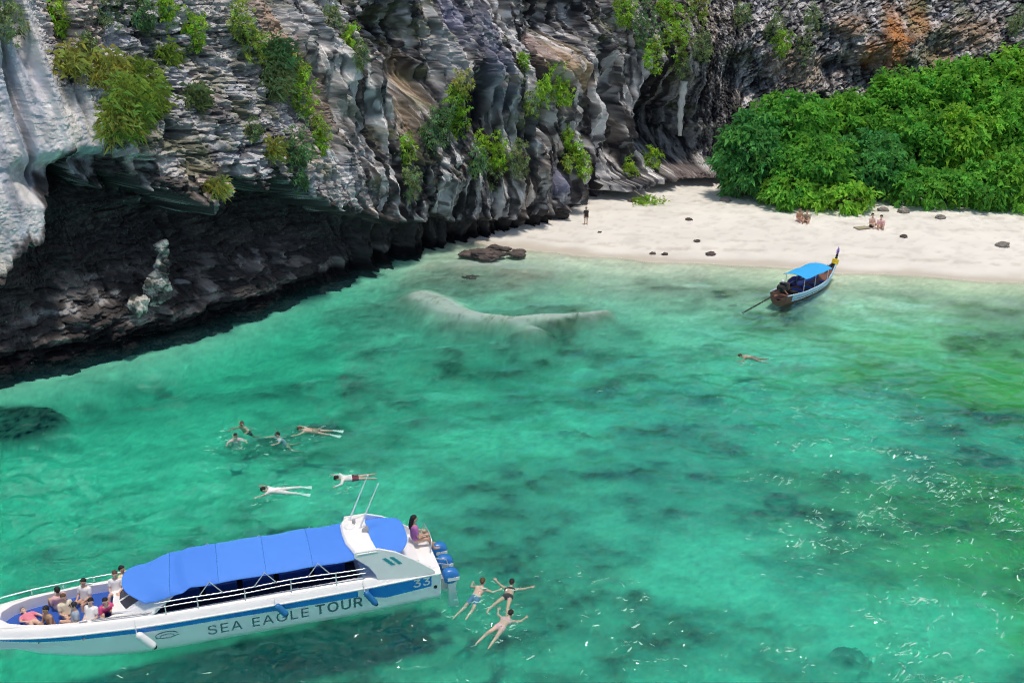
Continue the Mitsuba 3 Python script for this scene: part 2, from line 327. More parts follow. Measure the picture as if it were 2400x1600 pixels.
# the fine surface
u0, u1 = on_base(0) - 9, on_base(2400) + 6
us = np.concatenate([np.arange(2, u0, 1.0), np.arange(u0, u1, 0.052), np.arange(u1, s_all[-1] - 1, 1.0)])
zs = np.concatenate([[-4, -3, -2, -1.2], np.arange(-0.7, 16.6, 0.052), [16.9, 17.5, 18.5, 19.5, 20.5, 21.5, 22.5]])
U, Zc = np.meshgrid(us, zs)
off = coarse(U, Zc)
P0, N0 = wall_point(U, Zc, off)
PX, PZ = U, Zc
def bump(px, py, ru, rz, k, soft=1.0, tilt=0.0):
    u, z = on_wall(px, py)
    a, b = (U - u), (Zc - z)
    a2, b2 = a * math.cos(tilt) + b * math.sin(tilt), -a * math.sin(tilt) + b * math.cos(tilt)
    j = 0.35 * (W1 - 0.5)
    r = np.sqrt((a2 / ru) ** 2 + (b2 / rz) ** 2) + j
    return k * (1 - smooth(1 - 0.5 * soft, 1 + 0.5 * soft, r))
Q = np.stack([U, Zc, off * 0.6], -1)
W1 = fbm(Q * 1.1, 3, 61); W2 = fbm(Q * 0.35, 3, 62)
uL, uC, uR = on_base(620), on_base(800), on_base(1700)
strat = 1 - smooth(uL, uC + 2, U + (W2 - .5) * 5)                  # layered block on the left
flute = smooth(uL + 1, uC + 3, U + (W2 - .5) * 5) * (1 - 0.45 * smooth(uR - 4, uR + 6, U))
slabu, slabz = on_wall(110, 400)
slab = np.zeros(U.shape)
for px, py, ru, rz in ((40, 480, 2.6, 3.4), (110, 330, 2.2, 2.6), (190, 320, 1.5, 1.4), (170, 250, 1.8, 1.0), (20, 300, 1.6, 2.6), (60, 100, 1.2, 3)):
    slab = np.maximum(slab, bump(px, py, ru, rz, 1.0, 0.5))
# layers: every bed steps in and out, broken into blocks along its length
W3 = fbm(Q * [0.5, 0.5, 0.9], 3, 56)
zb = Zc + (fbm(Q * [0.25, 0.25, 0.25], 3, 63) - 0.5) * 2.2 - 0.10 * (U - slabu) + (W1 - .5) * 0.45 + (W3 - .5) * 0.9
def beds(zb, th, seed, blk):
    i = np.floor(zb / th); f = zb / th - i
    w = noise(np.stack([U * 1.3, i * 7.7, i * 0], -1), seed) * 1.6
    r1 = noise(np.stack([np.floor(U / blk + i * 3.37 + w), i * 5.1, i * 0], -1), seed + 1)
    r2 = noise(np.stack([U * 0.6, i * 3.3, i * 0], -1), seed + 2)
    gap = smooth(0.35, 0.65, noise(np.stack([U * 0.75, i * 9.1, i * 0], -1), seed + 3))     # the joint opens and closes along the bed
    edge = 1 - gap * (1 - smooth(0.0, 0.24, f) * (1 - smooth(0.86, 1.0, f) * 0.55))
    return (0.6 * r1 + 0.4 * r2) * (0.35 + 0.65 * edge), edge, r1
b1, e1, r1 = beds(zb, 0.66, 71, 1.3)
b2, e2, r2_ = beds(zb * 1.0 + 5, 0.30, 75, 0.6)
d = np.zeros(U.shape)
lay = strat * (1 - 0.92 * slab)
d += lay * (0.85 * (b1 - 0.35) + 0.34 * (b2 - 0.35) + 0.7 * (W3 - .5))
tl = smooth(on_base(1500), on_base(1750), U)
# flutes: ribs and drapes that run down the face
warp = (fbm(Q * [0.5, 0.35, 0.5], 3, 64) - .5)
fl1 = np.abs(2 * fbm(np.stack([U * 0.60 + warp * 1.8, Zc * 0.11, U * 0], -1), 3, 65) - 1)
fl2 = np.abs(2 * fbm(np.stack([U * 2.0 + warp * 2.2, Zc * 0.13, U * 0], -1), 3, 66) - 1)
fl3 = 1 - np.abs(2 * noise(np.stack([U * 4.6 + warp * 3.5, Zc * 0.22, U * 0], -1), 67) - 1)
d += flute * (1 - .5 * tl) * (2.5 * (0.35 - fl1) + 1.7 * (0.3 - fl2) + 0.42 * (fl3 - .5))
d += (lay * 0.5 + flute) * 0.9 * (fbm(Q * 0.55, 3, 68) - 0.5)
# blocks and spalls: stepped noise, tilted on the right hand wall
QT = np.stack([U * (1 - .3 * tl) + Zc * .7 * tl, Zc - .7 * U * tl, off * .6], -1)
def stepped(q, n, seed):
    v = fbm(q, 3, seed) * n; i = np.floor(v); return (i + smooth(0.30, 0.55, v - i)) / n
st1, st2 = stepped(QT * [.7, 1.0, .7], 9, 55), stepped(QT * [1.9, 2.6, 1.9], 7, 54)
blk = (0.10 + 0.75 * tl + .30 * lay) * (1 - slab)
d += blk * (1.5 * (st1 - .5) + 0.55 * (st2 - .5))
vs = np.stack([1 - .55 * lay, 1 - .78 * flute * (1 - tl), np.ones_like(U)], -1)
rough = 1 - np.abs(2 * fbm(Q * [1.6, 1.9, 1.6] * vs, 4, 69) - 1)
rough2 = 1 - np.abs(2 * fbm(Q * [4.2, 4.6, 4.2] * vs, 3, 70) - 1)
d += (0.55 * (1 - .55 * flute * (1 - tl)) * (rough - 0.75) + 0.28 * (rough2 - .7)) * (1 - 0.66 * slab)
# open cracks: along the beds on the left, down the face in the middle, aslant on the right
def ridge(q, seed): return 1 - np.abs(2 * fbm(q, 3, seed) - 1)
wv = np.stack([warp, warp * .6, warp * 0], -1)
ckL, ckC, ckR = ridge(Q * [.5, 2.6, .5] + wv * 1.2, 93), ridge(Q * [2.6, .35, 2.6] + wv * 2.5, 94), ridge(QT * [1.0, 2.8, 1.0] + wv * 2, 95)
crack = smooth(.80, .97, ckL) * lay + smooth(.78, .97, ckC) * flute * (1 - tl) + smooth(.78, .97, ckR) * tl
crack2 = smooth(.84, .98, ridge(Q * [1.4, 6.0, 1.4], 96)) * lay + smooth(.84, .98, ridge(Q * [6.5, .8, 6.5], 97)) * flute
d -= .40 * crack + .15 * crack2
rough3 = fbm(Q * [9, 9.5, 9], 2, 52)
d += .15 * (rough3 - .5) * (1 - .35 * slab)
d += slab * (0.20 * (fbm(np.stack([U * 0.9, Zc * 0.25, U * 0], -1), 3, 58) - .5) + 0.16 * (fbm(Q * 3, 3, 59) - .5) - .10 * (1 - smooth(0, .12, np.abs(fbm(Q * [.8, .35, .8], 3, 53) - .5))))
CAVES = [  # hollows: photograph pixel, half width, half height (m), depth
    (955, 120, 1.9, 2.6, 2.6), (905, 95, 1.0, 1.4, 1.4), (1010, 190, .7, 1.2, 1.0), (1280, 45, 2.6, 1.5, 1.8), (1350, 20, 1.0, 2.2, 1.6), (1430, 250, 1.2, 3.2, 2.0), (1560, 270, 2.6, 2.6, 2.2), (1590, 330, 2.0, 2.2, 2.4),
    (1360, 320, .6, 1.6, 1.0), (1125, 260, .8, 2.2, 1.2), (930, 230, .8, 2.0, .9), (690, 60, .55, 3.2, .9), (750, 210, .5, 2.0, .6), (1480, 130, .8, 2.5, .8), (1960, 130, 1.3, 1.6, .9), (1990, 190, 1.6, 1.2, 1.0), (2220, 120, 1.6, .9, .8), (1750, 190, 1.6, 1.8, .7),
    (215, 420, 2.3, 0.9, 1.6), (52, 300, .14, 2.2, .8), (50, 200, .14, 1.6, .7), (60, 60, .3, 2.2, .8), (145, 30, .4, 1.8, .7), (425, 320, .8, .35, .8), (550, 420, .7, .3, .5), (1400, 440, 1.6, .5, .7), (1340, 440, .3, .5, .4)]
for c in CAVES: d -= 1.45 * bump(*c)
RIBS = [(1040, 90, .55, 2.6, .9), (1130, 90, .75, 3.2, 1.1), (1085, 60, .4, 2.4, .7), (985, 60, .4, 1.8, .6), (1290, 190, 1.1, 1.6, .9), (1215, 230, .8, 3.0, .9), (1260, 370, 1.2, 1.6, .8), (885, 260, .6, 2.2, .8), (1050, 380, 1.6, 1.2, .7), (970, 300, 1.2, 2.2, .9),
    (1320, 440, .6, 1.0, .5), (1385, 280, .35, 1.8, .7), (700, 330, .9, 2.8, .6), (640, 480, .8, .9, .7), (310, 390, .5, .6, .8), (2080, 90, 1.6, 1.6, .9), (1640, 120, 1.2, 2.5, .7), (1790, 90, 1.5, 2.4, .8), (20, 680, 1.1, 1.0, .8), (340, 470, 1.2, .5, .7), (210, 480, 1.8, .4, .6)]
for c in RIBS: d += bump(*c)
# drip fringes under the overhangs
fr = smooth(0.55, 0.75, fbm(np.stack([U * 2.4, U * 0, U * 0 + 3], -1), 2, 57)) * np.exp(-((Zc - prof(LIPZ, U) + 0.25) / 0.45) ** 2)
d += 0.8 * fr
# the rock bench at the water: beds and knobs
low = 1 - smooth(0.32, 0.5, Zc / np.maximum(prof(LIPZ, U), 0.5))
hollow = 1 - smooth(0.96, 1.06, Zc / np.maximum(prof(LIPZ, U), 0.5))
d = np.where(hollow > 0, d * (1 - (0.30 - 0.2 * flute) * hollow), d)
d += low * (0.40 * (b1 - .4) + 0.22 * (b2 - .4))
d *= smooth(-2.5, -0.5, Zc) * 0.85 + 0.15
tall = smooth(16.7, 19, Zc)
d = d * (1 - tall * 0.5) + tall * 2.2 * (W2 - .5)
ledge = smooth(on_base(1350), on_base(1420), U) * (1 - smooth(on_base(1690), on_base(1800), U))      # flat ledge at the back of the beach, undercut at the sand
zl = Zc - 1.75 - .5 * (fbm(np.stack([U * .35, U * 0, U * 0], -1), 2, 49) - .5)
d += ledge * (1.5 * smooth(-.30, -.15, zl) * (1 - smooth(.15, .45, zl)) - .9 * smooth(-1.2, -.6, zl) * (1 - smooth(-.36, -.28, zl)) - 1.1 * smooth(.45, .9, zl) * (1 - smooth(1.8, 3.4, zl)))
P, _ = wall_point(U, Zc, off + d)
P[..., 2] += 0.20 * (W1 - .5) * smooth(-1, 0.5, Zc) + lay * 0.15 * (r1 - .5)

# tones of the stone: pale washed faces, blue grey weathering, tan scars, dark wet growth at the waterline, cave shade painted in
g1, g2 = fbm(Q * 0.5, 4, 81), fbm(Q * [2.2, 1.0, 2.2], 4, 82)
strk = fbm(np.stack([U * 2.2 + warp * 2, Zc * 0.12, U * 0], -1), 4, 83)
strk2 = fbm(np.stack([U * 5.0 + warp * 3.5, Zc * 0.20, U * 0], -1), 3, 78)
fine = fbm(Q * 7.0, 3, 84)
GREY, PALE, TAN, DARK, BLUE = np.array([.47, .465, .465]), np.array([.74, .74, .75]), np.array([.54, .43, .35]), np.array([.022, .022, .027]), np.array([.40, .43, .50])
tone = GREY * (0.55 + 0.9 * g2)[..., None]
def over(c, m):
    global tone
    tone = tone + (c - tone) * np.clip(m, 0, 1)[..., None]
over(BLUE * (0.7 + 0.7 * fine)[..., None], smooth(.45, .65, g1) * .7)
over(PALE * (0.75 + .5 * fine)[..., None], smooth(.50, .62, strk) * (0.15 + 0.70 * flute))
over(TAN * (0.7 + .6 * fine)[..., None], smooth(.53, .66, fbm(Q * 0.42, 4, 85)) * 0.6)
over(DARK, smooth(.47, .38, strk) * flute * 0.9 + smooth(.42, .34, g2) * 0.5)
over(PALE * .9, smooth(.60, .72, fbm(Q * [3.0, 3.4, 3.0], 3, 88)) * .55 * (1 - slab))
over(DARK, smooth(.40, .28, fbm(Q * [2.0, 2.4, 2.0], 4, 101)) * .75 * (1 - slab))                     # lichen blotches
over(PALE * 0.8, smooth(.60, .80, fbm(Q * [2.0, 5.5, 2.0], 3, 98)) * .6 * lay + smooth(.58, .76, fbm(Q * [5.5, 1.0, 5.5], 3, 99)) * .65 * flute)
over(PALE * 0.95, smooth(.57, .68, strk2) * .75 * flute * (1 - .6 * tl))
over(DARK, smooth(.43, .34, strk2) * .85 * flute * (1 - .5 * tl))
over(DARK * 1.4, smooth(.80, .97, ridge(Q * [2.4, .4, 2.4] + wv * 2, 102)) * flute * .8 + smooth(.78, .97, ridge(QT * [1.0, 2.6, 1.0], 103)) * tl * .7)   # dark mineral veins
over(DARK * 1.6, smooth(.52, .68, fbm(np.stack([U * .7, zb * 4.2, U * 0], -1), 3, 104)) * lay * .75)
over((BLUE * 1.0) * (0.5 + 1.0 * g2)[..., None], slab * .9)
over(PALE * .74 * (0.65 + .7 * fine)[..., None] * (0.60 + .8 * g2)[..., None], slab * (0.90 - 0.80 * smooth(.5, .62, fbm(np.stack([U * 1.6, Zc * .25, U * 0], -1), 3, 86))))
for px, py, ru, rz, c, k in [(2085, 95, .8, 2.2, (.42, .19, .06), .85), (2140, 45, .8, 1.4, (.42, .25, .11), .7), (2045, 135, .7, 1.0, (.42, .22, .09), .7), (1985, 50, 1.2, .7, (.40, .28, .19), .7), (2190, 140, 1.1, .8, (.38, .27, .18), .7), (1925, 160, 1.1, .6, (.42, .33, .26), .7), (2280, 70, 1.4, 1.0, (.36, .27, .18), .6), (1300, 130, 1.5, 1.2, (.48, .36, .25), .8), (1360, 170, .5, 2, (.45, .34, .2), .6), (1260, 90, 1.0, .8, (.40, .30, .28), .7),
      (650, 60, .9, 2.2, (.36, .26, .18), .8), (720, 160, .7, 1.4, (.36, .27, .2), .7), (760, 260, .8, 1.6, (.34, .27, .22), .6), (1000, 200, .5, 1.8, (.42, .34, .25), .7), (950, 270, .7, 1.4, (.36, .29, .22), .7), (1060, 40, .7, 1.2, (.27, .28, .42), .7), (1140, 110, .7, 2.6, (.24, .25, .33), .9), (1310, 430, .4, .9, (.27, .28, .42), .8), (1050, 120, .4, 1.8, (.5, .5, .52), .8),
      (1840, 160, 1.6, 1.2, (.40, .31, .25), .7), (1900, 190, 1.3, .8, (.42, .34, .27), .7), (1720, 380, 2, .6, (.26, .22, .21), .6), (1620, 420, 2.4, .6, (.24, .2, .2), .8), (310, 400, .6, .7, (.42, .35, .30), .8), (230, 480, 1.8, .4, (.33, .26, .23), .7), (20, 650, .8, 1.2, (.45, .44, .38), .7)]:
    over(np.array(c) * (0.65 + .7 * fine)[..., None], bump(px, py, ru, rz, k, 1.3))
over(np.array([.16, .18, .10]) * (0.6 + .8 * fine)[..., None], (smooth(.56, .68, fbm(Q * 0.8, 4, 87)) * smooth(3, 6, Zc) * 0.5) * (1 - slab))
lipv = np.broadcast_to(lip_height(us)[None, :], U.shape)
cave_shade = (1 - smooth(.98, 1.10, Zc / np.maximum(lipv, .6) + .55 * (g2 - .5) + .3 * (g1 - .5))) * smooth(on_base(1500), on_base(1250), U)      # shade of the hollow, painted dark into the stone up to the lip
over(np.array([.046, .043, .044]) * (0.5 + 1.1 * fine)[..., None], cave_shade * .97)
over(np.array([.27, .25, .24]), cave_shade * smooth(.50, .66, fbm(Q * [.9, 1.7, .9], 4, 77)) * (.75 * (1 - smooth(.25, .5, Zc / np.maximum(prof(LIPZ, U), .6))) + .15))
over(PALE * .75, cave_shade * (1 - smooth(.25, .5, Zc / np.maximum(prof(LIPZ, U), .6))) * smooth(.58, .70, fbm(Q * [1.6, 3.2, 1.6], 4, 79)) * .6 * smooth(.8, 1.8, Zc))
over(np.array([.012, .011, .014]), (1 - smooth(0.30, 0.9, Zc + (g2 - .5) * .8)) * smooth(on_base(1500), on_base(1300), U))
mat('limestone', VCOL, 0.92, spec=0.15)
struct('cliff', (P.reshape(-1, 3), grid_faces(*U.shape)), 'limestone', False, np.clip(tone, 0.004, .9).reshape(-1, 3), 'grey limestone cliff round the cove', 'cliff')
WALL_P = P
wpx, wpy, wdep = project(P)
def wall_at(px, py):
    """point on the finished rock face and the direction out of it"""
    dd = np.hypot(wpx - px, wpy - py)
    m = np.where(dd < 5, wdep, 1e9)
    i = int(np.argmin(m)) if m.min() < 1e8 else int(np.argmin(dd))
    return P.reshape(-1, 3)[i].copy(), N0.reshape(-1, 2)[i].copy()
# ---------------------------------------------------------------- leaves, trees behind the beach, shrubs on the rock
mat('bark', (.16, .12, .09), 0.9, spec=0.1)
mat('pale_bark', (.30, .26, .22), 0.9, spec=0.1)
scene['leaf'] = {'type': 'principledthin', 'base_color': VCOL, 'roughness': 0.45, 'spec_trans': 0.0, 'diff_trans': 0.9, 'eta': 1.4}
def leaves(C, N, per, length, width, colour, seed, droop=0.35, spread=0.9, vary=0.35):
    """whorls of single folded leaves: C whorl centres, N their outward directions"""
    rng = np.random.default_rng(seed)
    n = len(C)
    N = N / np.linalg.norm(N, axis=1, keepdims=True)
    c = np.repeat(C, per, 0); nn = np.repeat(N, per, 0)
    r = rng.normal(size=c.shape); r /= np.linalg.norm(r, axis=1, keepdims=True)
    d = r * spread + nn * (1.0 - 0.4 * spread); d /= np.linalg.norm(d, axis=1, keepdims=True)
    L = length * rng.uniform(.6, 1.3, (len(c), 1)); Wd = width * rng.uniform(.7, 1.2, (len(c), 1))
    up = nn + rng.normal(size=c.shape) * 0.35
    w = np.cross(d, up); w /= np.linalg.norm(w, axis=1, keepdims=True) + 1e-9
    up = np.cross(w, d)
    b = c + d * length * 0.12 + rng.normal(size=c.shape) * length * 0.22
    tip = b + d * L - np.array([0, 0, 1]) * droop * L
    mid = b + d * L * 0.5 + up * 0.10 * L
    V = np.stack([b, mid + w * Wd * .5 - up * .05 * L, tip, mid - w * Wd * .5 - up * .05 * L], 1)
    k = np.arange(len(c))[:, None] * 4
    F = np.concatenate([k + [0, 1, 2], k + [0, 2, 3]])
    g = np.repeat(rng.uniform(1 - vary, 1 + vary, (n, 1)), per, 0) * rng.uniform(.85, 1.15, (len(c), 1))
    hue = np.repeat(rng.normal(0, .10, (n, 1)), per, 0)
    col = np.asarray(colour)[None] * g * np.concatenate([1 + hue, np.ones_like(hue), 1 - hue], 1)
    return V.reshape(-1, 3), F, np.repeat(col, 4, 0)
def tube(pts, rad, sides=8):
    pts = np.asarray(pts, float); n = len(pts)
    rad = np.broadcast_to(rad, (n,)).astype(float)
    t = np.gradient(pts, axis=0); t /= np.linalg.norm(t, axis=1, keepdims=True) + 1e-12
    ref = np.array([0, 0, 1.0]) if abs(t[0][2]) < .9 else np.array([1.0, 0, 0])
    a = np.cross(t, ref); a /= np.linalg.norm(a, axis=1, keepdims=True) + 1e-12
    b = np.cross(t, a); an = np.arange(sides) * 2 * np.pi / sides
    V = pts[:, None] + rad[:, None, None] * (np.cos(an)[None, :, None] * a[:, None] + np.sin(an)[None, :, None] * b[:, None])
    F = grid_faces(n, sides, True)
    V = np.vstack([V.reshape(-1, 3), pts[0], pts[-1]])
    i = np.arange(sides); j = (i + 1) % sides; e = (n - 1) * sides
    F = np.vstack([F[:, [0, 1, 2]], F[:, [0, 2, 3]], np.stack([j, i, i * 0 + n * sides], 1), np.stack([e + i, e + j, i * 0 + n * sides + 1], 1)])
    m = trimesh.Trimesh(V, F, process=False)
    if m.volume < 0: m.invert()
    return m
def cat(ms): return trimesh.util.concatenate([m if isinstance(m, trimesh.Trimesh) else trimesh.Trimesh(m[0], m[1], process=False) for m in ms])
def wobble(a, b, n, amp, seed):
    rng = np.random.default_rng(seed)
    t = np.linspace(0, 1, n)[:, None]
    w = rng.normal(size=(n, 3)) * amp; w[0] = 0; w[-1] = 0
    w = (w + np.roll(w, 1, 0) + np.roll(w, -1, 0)) / 3; w[0] = 0; w[-1] = 0
    return np.asarray(a) * (1 - t) + np.asarray(b) * t + w
def crown_points(c, rx, ry, rz, n, seed):
    rng = np.random.default_rng(seed)
    d = rng.normal(size=(n, 3)); d /= np.linalg.norm(d, axis=1, keepdims=True)
    lump = 0.50 + 1.05 * fbm(d * 2.6 + seed * 3.7, 3, seed)
    r = lump * np.where(rng.random(n) < .70, rng.uniform(.88, 1.06, n), rng.uniform(.45, .9, n))
    p = c + d * r[:, None] * np.array([rx, ry, rz])
    return p, d / np.array([rx, ry, rz]) + np.array([0, 0, .35])
def tree(px, py, y, rx, rz, colour, label, seed, whorls, pale=False):
    c = at_y(px, py, y)
    if label is None: return
    t = thing('broadleaf_tree', label, 'tree', 'broadleaf trees behind the beach')
    p, n = crown_points(c, rx, rx * .85, rz, whorls, seed)
    gz_ = ground_z(c[0], c[1])
    ok = p[:, 2] > gz_ + .25
    V, F, C = leaves(p[ok], n[ok], 10, .52, .25, colour, seed)
    part(t, 'crown', (V, F), 'leaf', color=C)
    foot = np.array([c[0] + .3 * math.sin(seed), c[1] + .3, gz_ - .2])
    top = c + [0, 0, rz * .45]
    part(t, 'trunk', tube(wobble(foot, top, 9, .18, seed), np.linspace(.20, .05, 9)), 'bark', 40)
    rng = np.random.default_rng(seed)
    for k in range(5):
        a = foot + (top - foot) * rng.uniform(.35, .75)
        an = rng.uniform(0, 6.28)
        b = c + np.array([math.cos(an) * rx * .75, math.sin(an) * rx * .65, rng.uniform(-.1, .5) * rz])
        part(t, 'limb', tube(wobble(a, b, 6, .12, seed + k), np.linspace(.09, .025, 6), 6), 'bark', 40)
G1, G2, G3, G4 = (.22, .53, .08), (.13, .40, .11), (.28, .58, .08), (.17, .47, .08)
for k, row in enumerate([
    (1755, 362, 71, 2.1, 2.6, G2, 'dark blue green tree at the left end of the thicket, beside the rock hollow'),
    (1850, 290, 74, 2.7, 1.9, G4, 'spreading tree at the top left of the thicket, crown against the dark rocks'),
    (1905, 390, 70, 2.5, 1.9, G4, 'mid green tree in the left half of the thicket, above the low bright bush'),
    (1850, 448, 68.2, 1.5, .95, G1, 'low bright green bush on the sand edge, leftmost of the low bushes'),
    (1975, 290, 76, 2.7, 2.1, G1, 'light green tree in the top row of the thicket, left of the tall middle tree'),
    (2035, 395, 71, 2.6, 2.0, G2, 'dark tree in the middle of the thicket with a shaded hollow below'),
    (1975, 462, 67.6, 1.9, .75, G3, 'low yellow green bush at the edge of the beach, behind the seated pair'),
    (2105, 255, 77, 2.7, 2.3, G1, 'tall middle tree of the top row, below the orange rock scar'),
    (2135, 350, 73, 2.5, 2.1, G4, 'rounded green tree in the centre right of the thicket'),
    (2165, 448, 69, 2.3, 1.4, G4, 'broad low tree at the beach edge, above the grey stones'),
    (2235, 225, 78, 2.8, 2.4, G1, 'bright tree in the top row, second from the right edge'),
    (2255, 340, 73, 2.5, 2.3, G3, 'yellow green tree standing out in the right half of the thicket'),
    (2350, 195, 79, 3.0, 2.4, G3, 'highest tree of the thicket, in the upper right corner'),
    (2365, 300, 74, 2.7, 2.4, G1, 'tree at the right edge of the picture, below the highest one'),
    (2290, 450, 68.5, 2.5, 1.6, G4, 'dark low tree hanging over the stones, right of the broad low one'),
    (2385, 440, 68, 2.4, 2.0, G1, 'low tree at the right edge of the picture, where the sand narrows'),
    (2470, 265, 76, 3.0, 2.5, G1, 'tree cut off by the right side of the picture')]):
    tree(*row[:7], seed=200 + k, whorls=int(66 * row[3] * row[4]) + 50)

def shrub(px, py, r, colour, label, seed, grass=False, flat=.6):
    r = r * (1.22 if px > 900 else 1.0)
    p0, n2 = wall_at(px, py)
    n = np.array([n2[0], n2[1], .55]); n /= np.linalg.norm(n)
    name = 'cliff_grass' if grass else 'cliff_shrub'
    t = thing(name, label, 'plant', 'plants growing on the cliff')
    rng = np.random.default_rng(seed)
    m = int(80 * r * r) + 22
    d = rng.normal(size=(m, 3)); d /= np.linalg.norm(d, axis=1, keepdims=True)
    d += n * .5
    rr = rng.uniform(.2, 1, (m, 1)) ** .6 * (0.6 + .8 * fbm(d * 1.6 + seed, 2, seed))[:, None]
    tang = np.array([n2[1], -n2[0], 0])
    c = p0 + d * rr * r * (np.array([1, 1, 1.15]) if grass else np.array([.88, .88, 1.55])) * .85 + n * r * .06 - np.array([0, 0, 0 if grass else .25 * r])
    # keep the whorls outside the rock: push along the rock's direction
    if grass: V, F, C = leaves(c, d * .4 + n + [0, 0, .5], 8, .50, .05, colour, seed, .45, .7, .45)
    else: V, F, C = leaves(c, d + n, 11, .18, .075, colour, seed, .35, .9, .5)
    part(t, 'foliage', (V, F), 'leaf', color=C)
    st = [tube(wobble(p0 - n * .25, p0 + (n * .5 + rng.normal(size=3) * .35) * r, 5, .04, seed + k), np.linspace(.035, .012, 5), 5) for k in range(3)]
    for s_ in st: part(t, 'stem', s_, 'bark', 40)
Y1, Y2, D1, D2, B1 = (.52, .55, .16), (.36, .50, .11), (.26, .36, .17), (.17, .32, .14), (.33, .56, .07)
